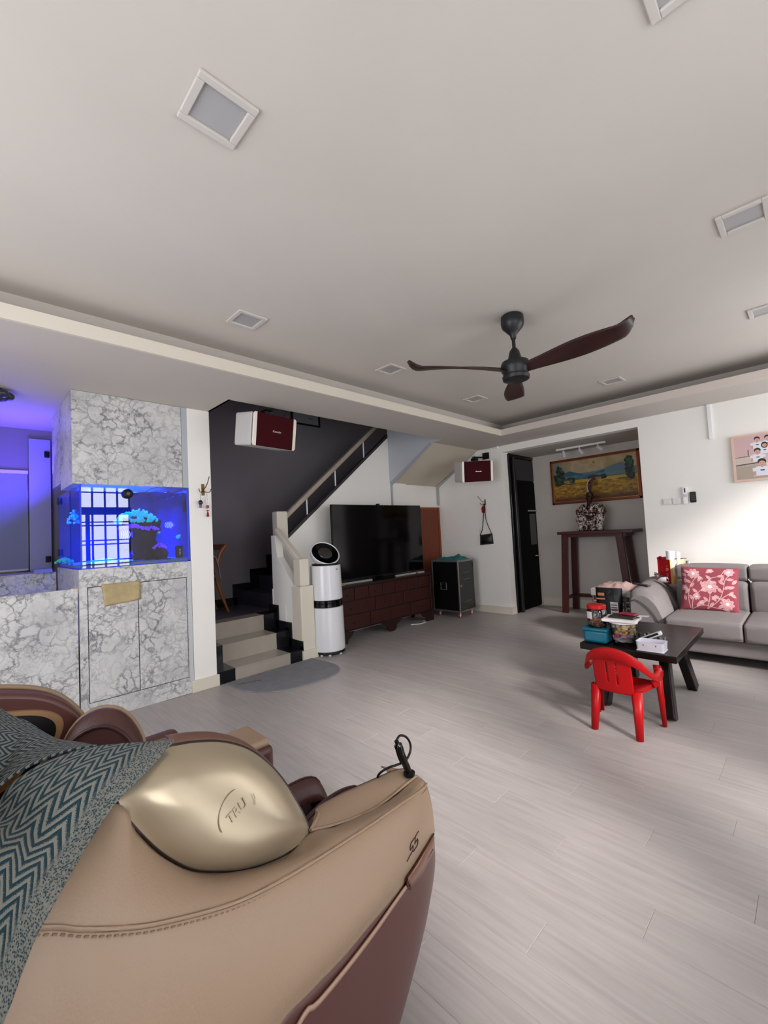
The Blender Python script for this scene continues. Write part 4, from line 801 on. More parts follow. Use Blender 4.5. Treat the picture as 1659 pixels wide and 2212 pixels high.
def paint_land(U, V):
    C = np.zeros(U.shape+(3,))+np.array((.74, .64, .50)); n = fbm(U, V, 5, 11)
    C = mixc(C, (.62, .55, .36), (n-.45)*3*(V > .6)); C = mixc(C, (.60, .56, .50), np.clip((.45-n)*5, 0, .5)); C = mixc(C, (.42, .44, .43), np.clip((.25-U)*4, 0, .8))
    mt1 = .70+.09*np.sin(U*9+.5)*np.exp(-((U-.40)/.25)**2)+.04*vn(U, V*0, 14, 1, 5)-.02; mt2 = .66+.13*np.exp(-((U-.80)/.14)**2)+.03*vn(U, V*0, 20, 1, 8)
    C = mixc(C, (.33, .45, .52), (V < mt2)*.9); C = mixc(C, (.17, .36, .42), ((V < mt1) & (U > .10) & (U < .64))*1.0); C = mixc(C, (.38, .52, .60), ((V < .63) & (V > .52))*np.clip(fbm(U, V, 9, 3)*1.6-.3, 0, .8))
    C = mixc(C, (.22, .28, .18), (V < .535)); C = mixc(C, (.74, .60, .20), V < .52); C = mixc(C, (.13, .13, .08), (V < .435+.01*U) & (V > .42+.01*U)); C = mixc(C, (.62, .46, .12), V < .42)
    g2 = fbm(U, V, 26, 21, 1); C = mixc(C, (.84, .66, .22), ((g2-.5)*3)*(V < .5)); C = mixc(C, (.42, .28, .08), ((.48-g2)*3)*(V < .42)); C = mixc(C, (.28, .13, .05), np.clip((.16-V)*7, 0, .8))
    def tree(cx, cz, rx, rz, col, s):
        nonlocal C; d = ((U-cx)/rx)**2+((V-cz)/rz)**2; nn = fbm(U, V, 14, s, 2.2); m = d+(nn-.5)*1.6 < 1; C = mixc(C, col, m*1.0); C = mixc(C, tuple(np.array(col)*2.0+.05), m*(nn > .58)*.7); C = mixc(C, (.06, .08, .05), m*(nn < .4)*.7)
    tree(.06, .56, .09, .15, (.13, .20, .12), 31); tree(.09, .76, .055, .14, (.12, .18, .13), 33); tree(.20, .52, .10, .07, (.15, .22, .12), 36); tree(.50, .52, .06, .07, (.28, .17, .13), 40); tree(.60, .53, .06, .06, (.13, .20, .12), 41)
    tree(.93, .60, .055, .20, (.12, .19, .12), 51); tree(.92, .80, .05, .14, (.11, .19, .13), 53)
    for cx, cz in ((.17, .495), (.56, .50)): C = mixc(C, (.60, .52, .40), (np.abs(U-cx) < .035) & (np.abs(V-cz) < .025)); C = mixc(C, (.38, .25, .18), (np.abs(U-cx) < .045-(V-cz-.03)) & (np.abs(V-cz-.04) < .022))
    C = mixc(C, (.55, .48, .08), ((U-.52)*1.9)**2+((V-.90)*1.0)**2 < .0011); return np.clip(C, 0, 1)
painted('canvas', (px0+t_+.006, YN-.02, pz0+t_+.006), (px1-px0-2*t_-.012, 0, 0), (0, 0, pz1-pz0-2*t_-.012), 280, 150, paint_land, M('canvas_paint', rough=.45, attr='Col', bump=.15, bscale=300), pt)
# track light
tl = root('track_light', (-2.33, 6.33, 2.395), 'white track rail with three small spotlights on the alcove ceiling', 'track light')
obj('rail', B().box(-2.665, -1.975, 6.315, 6.345, 2.368, 2.394), whitep, tl, True, bevel=.003)
for xx, q_ in ((-2.56, -.1), (-2.33, .35), (-2.08, .8)):
    h_ = obj('spotlight', B().cyl((xx, 6.33, 2.367), (xx, 6.33, 2.335), .008, 8), whitep, tl, True)
    d_ = Vector((q_, .55, -.75)).normalized(); p_ = Vector((xx, 6.33, 2.33)); obj('spot_head', B().lathe(p_-d_*.02, [(.016, 0), (.024, .012), (.030, .085), (.026, .086)], 18, d_), M('spot_white', '#c9c6c4', .35), h_, True, smooth=40)

# ------------------------------------------------------------------ back wall items above the sofa
tag(obj('cable_cover', B().box(*(lambda a, c_: (a[0]-.006, a[0]+.028, YB-.022, YB-.001, c_[2], ZS))(at(1527, 870, 1, YB), at(1541, 948, 1, YB))), whitep, bevel=.002), 'short vertical white cable trunking below the ceiling on the sofa wall', 'trunking')
sw = root('wall_switches', at(1452, 1083, 1, YB), 'pair of white wall switch plates left of the remote holders', 'switch')
c = Vector(at(1452, 1083, 1, YB)); sw1 = M('switch_white', '#dedad6', .3)
for k in (-1, 1):
    p_ = obj('plate', B().box(c.x+k*.045-.043, c.x+k*.045+.043, YB-.014, YB-.001, c.z-.036, c.z+.036), sw1, sw, True, bevel=.003)
    for j in (-1, 1): obj('rocker', B().box(c.x+k*.045+j*.018-.016, c.x+k*.045+j*.018+.016, YB-.018, YB-.013, c.z-.022, c.z+.022), sw1, p_, True, bevel=.002)
r1 = root('wall_remote', at(1480, 1072, 1, YB), 'white fan remote control in a wall holder beside the switches', 'remote control')
c = Vector(at(1481, 1070, 1, YB)); obj('body', B().box(c.x-.022, c.x+.022, YB-.030, YB-.001, c.z-.098, c.z+.094), whitep, r1, True, bevel=.004)
obj('display', B().box(c.x-.004, c.x+.006, YB-.032, YB-.0298, c.z+.03, c.z+.08), black, r1, True)
obj('buttons', B().box(c.x-.014, c.x-.004, YB-.031, YB-.0298, c.z-.02, c.z+.012).box(c.x+.004, c.x+.014, YB-.031, YB-.0298, c.z-.02, c.z+.012), M('btn_grey', '#a9a9a9', .5), r1, True)
r2 = root('wall_remote', at(1498, 1074, 1, YB), 'black remote control on the sofa wall, right of the white one', 'remote control')
c = Vector(at(1498, 1074, 1, YB)); obj('body', B().box(c.x-.030, c.x+.026, YB-.028, YB-.001, c.z-.058, c.z+.06), black, r2, True, bevel=.008)
b = B()
for i in range(3):
    for j in range(4): b.box(c.x-.020+i*.014, c.x-.012+i*.014, YB-.0292, YB-.0278, c.z-.03+j*.02, c.z-.022+j*.02)
obj('buttons', b, M('btn_dim', '#5b5c5e', .5), r2, True)
# family photograph on canvas
fp = root('family_photo', (-.02, YB-.02, 1.86), 'pink-toned family photo canvas cut by the right edge, people in white shirts', 'photo')
a0 = at(1578, 945, 1, YB-.03); a1 = at(1591, 1042, 1, YB-.03); fx0, fz0, fz1 = a0[0], a1[2], a0[2]+.003; fx1 = fx0+.76
b = B(); pf_ = M('photo_frame', '#d9b9a6', .5)
for p in ((fx0, fx1, fz0, fz0+.022), (fx0, fx1, fz1-.018, fz1), (fx0, fx0+.022, fz0+.022, fz1-.018), (fx1-.022, fx1, fz0+.022, fz1-.018)): b.box(p[0], p[1], YB-.034, YB-.001, p[2], p[3])
obj('frame', b, pf_, fp, True)
def paint_fam(U, V):
    asp = (fx1-fx0-.044)/(fz1-fz0-.04); X = U*asp; C = np.zeros(U.shape+(3,))+np.array((.80, .66, .66)); C = mixc(C, (.78, .72, .68), (V < .52)); C = mixc(C, (.40, .32, .30), np.abs(V-.52-.05*X) < .008*(X < .4))
    C = mixc(C, (.70, .64, .60), V < .34); C = mixc(C, (.30, .22, .20), (np.abs(V-.34-.06*X) < .012)*(X < .4)); C = mixc(C, (.66, .60, .54), V < .30); C = mixc(C, (.16, .10, .10), (np.abs(X-.245) < .008) & (V > .55) & (V < .68))
    def person(cx, hz, s, hair=0, female=False):
        nonlocal C
        bx = (X-cx)/s; bz = (V-hz)/s
        C = mixc(C, (.86, .86, .90), ((np.abs(bx) < 1.05-.25*(bz+.9)) & (bz < -.85) & (bz > -3.0)) | ((np.abs(bx) < 1.7) & (bz < -1.1) & (bz > -1.9)))
        C = mixc(C, (.78, .58, .50), ((np.abs(np.abs(bx)-1.35) < .22) & (bz < -1.9) & (bz > -2.9)))
        C = mixc(C, (.78, .58, .50), (np.abs(bx) < .25) & (bz < -.6) & (bz > -1.05)); C = mixc(C, (.08, .07, .08), ((np.abs(bx) < .35) & (np.abs(bz+1.75) < .14)))
        if female: C = mixc(C, (.10, .07, .08), (bx/.85)**2+((bz+.15)/1.0)**2 < 1)
        C = mixc(C, (.09, .07, .08), (bx/.74)**2+((bz-.22)/.72)**2 < 1); C = mixc(C, (.82, .62, .54), (bx/.58)**2+((bz+.20)/.58)**2 < 1)
        C = mixc(C, (.20, .12, .12), (np.abs(np.abs(bx)-.22) < .10) & (np.abs(bz+.08) < .05)); C = mixc(C, (.60, .25, .25), (np.abs(bx) < .18) & (np.abs(bz+.48) < .05))
    for p in ((.42, .90, .070), (.60, .91, .070), (.80, .90, .07), (1.0, .90, .07), (1.2, .88, .07)): person(*p)
    for p in ((.54, .76, .068, 0, True), (.72, .72, .068, 0, True), (.95, .74, .07)): person(*p)
    person(.41, .63, .080); person(1.2, .60, .085, 0, True); C = mixc(C, (.12, .10, .12), (V < .16) & (X > .62) & (X < .8)); person(.66, .42, .07); person(.47, .36, .10); person(.86, .36, .10); return np.clip(C, 0, 1)
painted('print', (fx0+.02, YB-.031, fz0+.02), (fx1-fx0-.04, 0, 0), (0, 0, fz1-fz0-.038), 320, 210, paint_fam, M('photo_print', rough=.4, attr='Col'), fp)

# ------------------------------------------------------------------ ceiling fan
FX, FY, FZ = -1.365, 2.68, 2.335
fan = root('ceiling_fan', (FX, FY, ZC), 'black ceiling fan with three dark wooden blades', 'ceiling fan')
fbk = M('fan_black', '#17181a', .42)
obj('canopy', B().lathe((FX, FY, ZC), [(.064, -.002), (.074, -.012), (.077, -.055), (.070, -.083), (.042, -.115), (.022, -.138), (.017, -.165)], 32), fbk, fan, True, smooth=40)
obj('down_rod', B().cyl((FX, FY, ZC-.16), (FX, FY, FZ+.10), .012, 14), fbk, fan, True, smooth=40)
obj('yoke_cover', B().lathe((FX, FY, FZ), [(.052, .066), (.042, .095), (.032, .135), (.018, .155)], 28), fbk, fan, True, smooth=40)
obj('motor', B().lathe((FX, FY, FZ), [(.06, -.070), (.086, -.060), (.090, -.038), (.083, -.032), (.083, -.012), (.094, .004), (.097, .034), (.088, .060), (.045, .078)], 36), fbk, fan, True, smooth=35)
bwood = M('blade_wood', '#2f1512', .42, var=.2, vscale=6)
for k, a in enumerate((-124, -4, 119)):
    ca, sa = math.cos(math.radians(a)), math.sin(math.radians(a)); rows = []
    for i in range(31):
        t = i/30; r_ = .06+.68*t; w = .034+.010*math.sin(t*3.1)+.036*math.sin(min(1, t*1.15)*math.pi*.62)**2; 
        if t > .86: w *= math.sqrt(max(.03, 1-((t-.86)/.145)**2))
        tw = -math.radians(30*(1-t)**1.2+9); z = .004+.015*math.sin(t*math.pi)*.4+(.055*((t-.88)/.12)**2 if t > .88 else 0); sweep = .02*math.sin(t*math.pi)+(-.02*t)
        row = []
        for j in range(9):
            s = (j/8*2-1)*w; y_ = s*math.cos(tw)+sweep; zz = z+s*math.sin(tw)-.004*(1-(j/4-1)**2); row.append((FX+ca*r_-sa*y_, FY+sa*r_+ca*y_, FZ+zz))
        rows.append(row)
    b = B(); b.grid(rows); obj('blade', b, bwood, fan, True, solid=.010, smooth=50)

# ------------------------------------------------------------------ sofa
sf = root('sofa', (-.25, 5.15, 0), 'grey fabric sofa with adjustable headrests and a curved left arm against the wall', 'sofa')
fab = M('sofa_fabric', '#777170', .85, var=.06, vscale=6, bump=.25, bscale=420)
fabd = M('sofa_seam', '#3d3a3b', .9)
def pill(x0, x1, y0, y1, z0, z1, r, mat, name, puff=.0, seg=4):
    """puffed cushion: rounded box with a bulging top and front"""
    b = B(); nx, ny, nz = 12, 8, 6
    bm = bmesh.new(); bmesh.ops.create_cube(bm, size=1); bmesh.ops.subdivide_edges(bm, edges=bm.edges, cuts=7, use_grid_fill=True)
    for v in bm.verts:
        x, y, z = v.co*2
        fx = 1-x*x; fy = 1-y*y; fz = 1-z*z
        px_ = x*(x1-x0)/2; py_ = y*(y1-y0)/2; pz_ = z*(z1-z0)/2
        if z > .99: pz_ += puff*(max(0, fx)*max(0, fy))**.5
        if y < -.99: py_ -= puff*.6*(max(0, fx)*max(0, fz))**.5
        v.co = (px_+(x0+x1)/2, py_+(y0+y1)/2, pz_+(z0+z1)/2)
    me_v = [tuple(v.co) for v in bm.verts]; bm.verts.index_update(); fcs = [tuple(v.index for v in f.verts) for f in bm.faces]; bm.free()
    b.add(me_v, fcs); return obj(name, b, mat, sf, True, bevel=r, seg=seg, smooth=60)
XS0, XS1 = -1.06, .62
obj('base', B().box(-1.33, XS1+.3, 4.66, 5.62, .085, .225), fab, sf, True, bevel=.02, seg=3)
xm = -.497
pill(XS0+.01, xm-.004, 4.60, 5.30, .228, .385, .045, fab, 'seat_cushion', .022); pill(xm+.004, .10, 4.60, 5.30, .228, .385, .045, fab, 'seat_cushion', .022)
pill(.108, XS1, 4.60, 5.30, .228, .385, .045, fab, 'seat_cushion', .022)
obj('back_frame', B().box(-1.12, XS1, 5.50, 5.70, .09, .60), fab, sf, True, bevel=.03)
for a, c_ in ((-1.075, xm-.006), (xm+.006, .095), (.105, XS1)):
    pill(a, c_, 5.22, 5.50, .36, .655, .05, fab, 'back_cushion', .02); pill(a+.01 if a < -1 else a, c_, 5.25, 5.50, .662, .80, .055, fab, 'headrest', .016)
# curved arm: profile in x-z swept along y
pr = [(-1.345, .09), (-1.352, .40), (-1.350, .54), (-1.325, .600), (-1.275, .618), (-1.20, .600), (-1.13, .53), (-1.085, .43), (-1.058, .33), (-1.055, .09)]
prs = [(p[0], p[2]) for p in crom([(x, 0, z) for x, z in pr], 4)]
rows = []
for yy, k_, dz in ((4.66, .93, -.02), (4.69, 1, 0), (5.0, 1, .012), (5.35, 1, .02), (5.66, 1, .02), (5.69, .95, .01)):
    rows.append([(-1.20+(x+1.20)*k_-(.10*max(0, (yy-4.7))*((-1.055-x)/.3)), yy, .09+(z-.09)*k_+dz*(z > .3)) for x, z in prs])
b = B(); b.grid(rows, closed=False); b.add(rows[0], [tuple(range(len(prs)))]); b.add(rows[-1], [tuple(range(len(prs)))]); ar = obj('armrest', b, fab, sf, True, smooth=45)
obj('arm_seam', B().tube([(-1.335, 4.655, .50), (-1.30, 4.652, .52), (-1.24, 4.652, .49), (-1.17, 4.652, .42), (-1.125, 4.652, .34), (-1.112, 4.652, .25), (-1.11, 4.655, .10)], .004, 6, smooth=6), fabd, ar, True)
obj('armrest', B().box(.63, .93, 4.68, 5.68, .09, .58), fab, sf, True, bevel=.08, seg=4, smooth=60)
for x in (-1.28, .8):
    for y in (4.78, 5.58): obj('foot', B().box(x-.03, x+.03, y-.03, y+.03, 0, .084), black, sf, True)
# patterned pillow
P0 = np.array(at(1481, 1314, 1, 5.0)); pil = root('throw_pillow', (-.76, 5.0, .42), 'dusty red throw pillow with white flower and leaf pattern on the sofa', 'pillow')
pw, ph_ = .445, .425; pc = np.array([-.775, 5.08, .592]); tilt = math.radians(17)
ux_ = np.array([.985, .10, -.04]); uz_ = np.array([.02, math.sin(tilt), math.cos(tilt)]); uz_ /= np.linalg.norm(uz_); un = np.cross(ux_, uz_)   # toward -y
def pil_curve(U, V, P, s=1):
    a = (2*U-1); c_ = (2*V-1); e_ = (1-a**4)*(1-c_**4); th = .062*np.clip(e_, 0, 1)**.55; pin = 1-.045*(1-np.abs(c_)**2)*(np.abs(a)) ; pin2 = 1-.045*(1-np.abs(a)**2)*np.abs(c_)
    return pc+(a*pw/2*pin)[..., None]*ux_+(c_*ph_/2*pin2)[..., None]*uz_+(s*th)[..., None]*un
def paint_pil(U, V):
    C = np.zeros(U.shape+(3,))+np.array((.52, .23, .27)); X = (U-.5)*pw/ph_; Z = V-.5; lt = (.82, .67, .67)
    n = fbm(U, V, 60, 71, 1)
    def flower(cx, cz, r, np_=8, ph=0):
        nonlocal C
        dx, dz = X-cx, Z-cz; rr = np.hypot(dx, dz); th = np.arctan2(dz, dx)+ph; pet = r*(.72+.28*np.abs(np.cos(th*np_/2)))
        C = mixc(C, lt, (rr < pet)*(.55+.5*n)); C = mixc(C, (.60, .32, .36), (np.abs(rr-pet*.72) < r*.035)*.5); C = mixc(C, (.62, .34, .38), (np.abs(np.sin(th*np_/2)) < .12)*(rr < pet*.95)*(rr > r*.25)*.6)
        C = mixc(C, (.92, .84, .84), (rr < r*.24)*.9)
    def stem(pts, w=.006):
        nonlocal C
        Q = np.array(crom([(a, 0, c_) for a, c_ in pts], 8))[:, [0, 2]]
        for i in range(len(Q)-1):
            p, q = Q[i], Q[i+1]; d = q-p; L2 = (d**2).sum()+1e-9; t = np.clip(((X-p[0])*d[0]+(Z-p[1])*d[1])/L2, 0, 1); C = mixc(C, lt, (np.hypot(X-p[0]-t*d[0], Z-p[1]-t*d[1]) < w)*.85)
    def leaf(cx, cz, L_, a, w=.34):
        nonlocal C
        ca, sa = math.cos(a), math.sin(a); s = ((X-cx)*ca+(Z-cz)*sa)/L_; t = (-(X-cx)*sa+(Z-cz)*ca)/L_; m = (s > 0) & (s < 1) & (np.abs(t) < w*np.sin(np.pi*np.clip(s, 0, 1))**.9*.62)
        C = mixc(C, lt, m*(.6+.4*n)); C = mixc(C, (.60, .32, .36), m*(np.abs(t) < .022)*.8)
    for s_ in (((-.30, -.48), (-.28, -.25), (-.12, -.02), (.05, .10), (-.05, .30)), ((-.33, -.46), (-.38, -.20), (-.34, .05), (-.25, .22)), ((-.02, -.46), (.02, -.22), (.02, -.05)), ((-.02, -.46), (.18, -.25), (.26, -.02), (.30, .22), (.42, .36)), ((.18, -.25), (.33, -.12), (.44, -.05)), ((-.12, -.02), (.02, .22), (.20, .30), (.28, .44)), ((-.30, -.48), (-.10, -.38), (.1, -.42), (.3, -.44))): stem(s_)
    q = random.Random(5)
    for (x, z, a) in ((-.28, -.28, 2.2), (-.30, -.20, .6), (-.20, -.12, 2.4), (-.16, -.06, .3), (-.36, -.10, 2.3), (-.36, 0, .9), (-.33, .10, 2.5), (-.10, .03, 1.9), (.0, .12, .3), (.05, .20, 2.4), (.14, .28, .2), (.0, -.3, 2.3), (.05, -.25, .8), (.14, -.28, 2.2), (.20, -.22, -.2), (.24, -.08, 2.2), (.27, .0, .6), (.28, .10, 2.4), (.31, .22, .1), (.34, .02, .4), (.38, -.08, -.6), (.36, -.14, .9), (-.42, -.30, 1.9), (-.44, -.15, 1.2), (-.22, -.42, .9), (-.08, -.40, 2.2), (.02, -.43, 1.1), (.16, -.43, .7), (.24, -.42, -.3), (-.44, .1, 1.7), (-.42, .25, 2.4), (-.1, .2, 2.6), (-.06, .36, .6), (.36, .30, 2.0), (.42, .12, .9), (-.2, .14, 1.2), (.1, .40, 2.8), (-.36, .34, 2.6), (.22, .16, 1.2), (-.18, -.32, .2), (.1, -.13, -.8)): leaf(x, z, .145, a)
    flower(.02, .04, .155, 8); flower(-.29, .33, .125, 8, .3); flower(.33, -.32, .13, 8, .2); flower(-.22, -.20, .075, 7); flower(.36, .40, .10, 7); flower(.02, .42, .06, 6); flower(-.47, .0, .07, 6)
    return np.clip(C, 0, 1)
pm_ = M('pillow_cloth', rough=.9, attr='Col', bump=.2, bscale=500)
painted('pillow_front', pc, ux_, uz_, 230, 220, paint_pil, pm_, pil, curve=pil_curve)
rows = []; U_, V_ = np.meshgrid(np.linspace(0, 1, 30), np.linspace(0, 1, 30)); Pb = pil_curve(U_, V_, None, -1); b = B(); b.grid([[tuple(p) for p in r_] for r_ in Pb]); obj('pillow_back', b, M('pillow_red', '#8f4650', .9), pil, True, smooth=80)
E_ = [pil_curve(np.array(u), np.array(v), None) for u, v in [(t, 0) for t in np.linspace(0, 1, 12)]+[(1, t) for t in np.linspace(0, 1, 12)]+[(1-t, 1) for t in np.linspace(0, 1, 12)]+[(0, 1-t) for t in np.linspace(0, 1, 12)]]
obj('piping', B().tube([tuple(e) for e in E_], .0045, 6), M('pillow_red', '#8f4650'), pil, True, smooth=60)
# red and gold paper bag with roll
bgx = np.array(at(1448, 1261, 2, .615)); bag = root('paper_bag', (bgx[0], bgx[1], .618), 'red and gold paper gift bag standing on the sofa arm', 'bag')
def pm4(name, o0, u, v, nx, ny, fn, par): return painted(name, o0, u, v, nx, ny, fn, M('bag_print', rough=.35, attr='Col'), par)
bc = Vector(at(1451, 1262, 1, 5.30)); zb = bc.z; 
cr0 = Vector((bc.x, 5.30, zb)); eL = Vector((-.125, .05, 0)); eR = Vector((.105, .12, 0)); hB = .255
def p_red(U, V):
    C = np.zeros(U.shape+(3,))+np.array((.60, .05, .08)); C = mixc(C, (.78, .10, .12), (U < .12)); C = mixc(C, (.86, .45, .42), (np.abs(U-.74) < .05) & ((np.abs(V-.73) < .02) | ((np.abs(V-.36) < .10) & ((V*70 % 2) < 1.1)))); r_ = np.hypot((U-.74)*.5, V-.60); C = mixc(C, (.86, .55, .50), (r_ < .055) & (r_ > .035)); C = mixc(C, (.86, .45, .42), (np.abs(U-.74) < .03) & (np.abs(V-.60) < .012)); C = mixc(C, (.72, .22, .22), (np.abs(U-.32) < .05) & (np.abs(V-.62) < .14) & ((V*60 % 2) < .9)); return C
def p_gold(U, V):
    C = np.zeros(U.shape+(3,))+np.array((.86, .68, .42)); C = mixc(C, (.95, .82, .58), (1-V)*.0+(V > .6)*.6); C = mixc(C, (.62, .46, .24), (.35-V)*2*(U > .2)); r_ = np.hypot((U-.45)*.55, V-.74); C = mixc(C, (.38, .28, .22), (r_ < .07)*(np.abs(np.sin(np.arctan2(V-.74, (U-.45)*.55)*3)) > .25)); C = mixc(C, (.68, .50, .28), (np.abs(U-.40-.08*np.sin(V*20)) < .03) & (V > .34) & (V < .62)); return C
pm4('red_side', cr0+eL, -eL, (0, 0, hB), 60, 90, p_red, bag); pm4('gold_side', cr0, eR, (0, 0, hB), 60, 90, p_gold, bag)
b = B(); q0, q1, q2, q3 = cr0, cr0+eR, cr0+eR+eL, cr0+eL; up_ = Vector((0, 0, hB))
b.add([q1, q2, q2+up_, q1+up_], [(0, 1, 2, 3)]); b.add([q2, q3, q3+up_*1.08, q2+up_*1.1], [(0, 1, 2, 3)]); b.add([q0, q1, q2, q3], [(0, 1, 2, 3)]); obj('bag_back', b, M('bag_red', '#8e0f18', .4), bag, True, solid=.002)
obj('bag_flap', B().tube([q3+up_*1.03, q3+up_*1.10+Vector((.03, 0, 0)), q3+up_*1.05-eL*.45], .012, 6), M('bag_red', '#8e0f18'), bag, True)
obj('cord_handle', B().tube([q0+up_*1.01+eR*.2, q0+up_*1.03+eR*.6, q0+up_*1.02+eR*1.15], .004, 6), M('cord_dark', '#3a0d10', .6), bag, True)
pr_ = root('paper_roll', tuple(cr0+up_+Vector((-.02, .05, 0))), 'white rolled paper sticking out of the red gift bag', 'paper roll')
b = B(); base = cr0+eL*.30+eR*.30+Vector((0, 0, .06)); b.lathe(base, [(.038, 0), (.040, .285), (.036, .285), (.034, 0)], 20, (.02, 0, 1), cap=False); obj('outer_sheet', b, M('paper_white', '#e9e7ea', .6), pr_, True, smooth=50)
obj('inner_sheet', B().lathe(base+Vector((.055, .02, 0)), [(.018, 0), (.020, .275)], 12, (.06, 0, 1), cap=False), M('paper_white', '#e9e7ea'), pr_, True, smooth=50)
c = Vector(at(1433, 1249, 1, 5.22)); ht = root('small_gadget', c, 'small white rounded gadget with a dark nozzle beside the gift bag on the arm', 'gadget')
obj('gadget_body', B().lathe(c+Vector((-.045, 0, -.02)), [(.010, 0), (.026, .03), (.030, .07), (.026, .085)], 18, (1, -.2, .1)), whitep, ht, True, smooth=50); obj('nozzle', B().ball(c+Vector((.036, -.025, -.014)), .014, 10), black, ht, True, smooth=60)
b = B(); q = random.Random(2)
for i in range(7): p = c+Vector((-.06+q.uniform(-.05, .03), .02+q.uniform(-.02, .02), q.uniform(-.005, .02))); b.tube([p, p+Vector((q.uniform(-.03, .03), q.uniform(-.02, .02), q.uniform(.0, .05))), p+Vector((q.uniform(-.05, .05), 0, q.uniform(-.01, .03)))], .004, 5, smooth=3)
tag(obj('cable_tangle', b, M('wire_grey', '#4d4643', .5), smooth=60), 'small tangle of dark wires at the back left of the sofa arm', 'cable')
# silver bottle behind bag
c = Vector(at(1484, 1216, 1, 5.56)); tag(obj('silver_cup', B().lathe((c.x, 5.62, .66), [(.022, 0), (.028, .08), (.024, .155), (.018, .16)], 16), M('silver_cup', '#b9bcb9', .25, .6), smooth=50), 'small silvery cup standing behind the sofa back right of the gift bag', 'cup')
a0 = Vector(at(1373, 1261, 2, .600)); a1 = Vector(at(1409, 1271, 2, .600)); tag(obj('remote_control', B().bar((-1.375, 4.93, .640), (-1.215, 4.85, .632), .045, .014), M('remote_dark', '#3a3636', .3), bevel=.004), 'slim dark remote control lying on the left sofa arm', 'remote control')

# ------------------------------------------------------------------ laundry basket and black bag beside the sofa
lb = root('laundry_basket', (-1.66, 5.2, 0), 'pale grey plastic laundry basket with square holes beside the sofa arm', 'basket')
bx0, bx1, by0, by1, bz = -1.84, -1.46, 5.06, 5.50, .55; pl_ = M('basket_grey', '#a59d99', .5); b = B()
def face(b, f, n, h0, h1):
    for i in range(n+1): t = i/n; b.add(*f(t-.018, t+.018, h0, h1))
    for k in range(8): h = h0+(h1-h0)*k/7; b.add(*f(0, 1, h, h+.016))
def fw(axis, val, a0, a1, th):
    def g_(t0, t1, z0, z1):
        a, c_ = a0+(a1-a0)*max(0, t0), a0+(a1-a0)*min(1, t1); tmp = B(); (tmp.box(a, c_, val, val+th, z0, z1) if axis == 1 else tmp.box(val, val+th, a, c_, z0, z1)); return tmp.v, tmp.f
    return g_
face(b, fw(1, by0, bx0, bx1, .004), 8, .03, .47); face(b, fw(1, by1-.004, bx0, bx1, .004), 8, .03, .47); face(b, fw(0, bx0, by0, by1, .004), 9, .03, .47); face(b, fw(0, bx1-.004, by0, by1, .004), 9, .03, .47)
obj('lattice_sides', b, pl_, lb, True); obj('basket_bottom', B().box(bx0, bx1, by0, by1, 0, .03), pl_, lb, True)
b = B()
for p in ((bx0-.012, bx1+.012, by0-.012, by0+.006), (bx0-.012, bx1+.012, by1-.006, by1+.012), (bx0-.012, bx0+.006, by0, by1), (bx1-.006, bx1+.012, by0, by1)): b.box(p[0], p[1], p[2], p[3], .47, bz)
obj('rim', b, pl_, lb, True, bevel=.006)
obj('rim_handle', B().tube([(-1.73, by0-.02, .50), (-1.71, by0-.028, .525), (-1.62, by0-.028, .525), (-1.60, by0-.02, .50)], .008, 6), black, lb, True, smooth=60)
b = B(); rows = []
for i in range(25): rows.append([(bx0+.01+(bx1-bx0-.02)*i/24, by0+.01+(by1-by0-.02)*j/20, .545+(.045+.03*mnoise.noise((i*.3, j*.3, 4)))*min(1, 5*min(i/24, 1-i/24))*min(1, 5*min(j/20, 1-j/20))) for j in range(21)])
b.grid(rows); tag(obj('folded_cloth', b, M('pink_cloth', '#a98c88', .9, bump=.3, bscale=60), solid=.004, smooth=80), 'dusty pink cloth piled on top of the laundry basket', 'cloth')
bb = root('snack_bag', (-1.63, 4.93, 0), 'tall black foil bag with a white label standing before the laundry basket', 'bag')
b = B(); rows = []
for k in range(13): z = .58*k/12; w = .125*(1-.06*math.sin(z*9)); d_ = .045*(1-(k/12)**3)+.004; rows.append([(-1.625+w*math.copysign(abs(math.cos(a))**.5, math.cos(a)), 4.94+d_*math.sin(a), z) for a in [2*math.pi*i/24 for i in range(24)]])
b.grid(rows, closed=True); b.add(rows[0], [tuple(range(24))]); b.add(rows[-1], [tuple(range(24))]); obj('foil_body', b, M('foil_black', '#0d0a09', .3, spec=.3, bump=.3, bscale=25), bb, True, smooth=60)
b = B(); b.box(-1.600, -1.525, 4.884, 4.8865, .26, .44); obj('white_label', b, M('label_white', '#c9c5c6', .5), bb, True)
b = B()
for k in range(5): b.box(-1.592, -1.535, 4.8815, 4.884, .405-k*.028, .415-k*.028)
b.box(-1.60, -1.525, 4.8815, 4.884, .36, .368); obj('label_print', b, M('label_ink', '#5a3338', .5), bb, True)
obj('copper_print', B().box(-1.735, -1.65, 4.888, 4.8905, .46, .475).box(-1.72, -1.655, 4.888, 4.8905, .50, .53), M('copper_ink', '#a86a48', .4), bb, True)

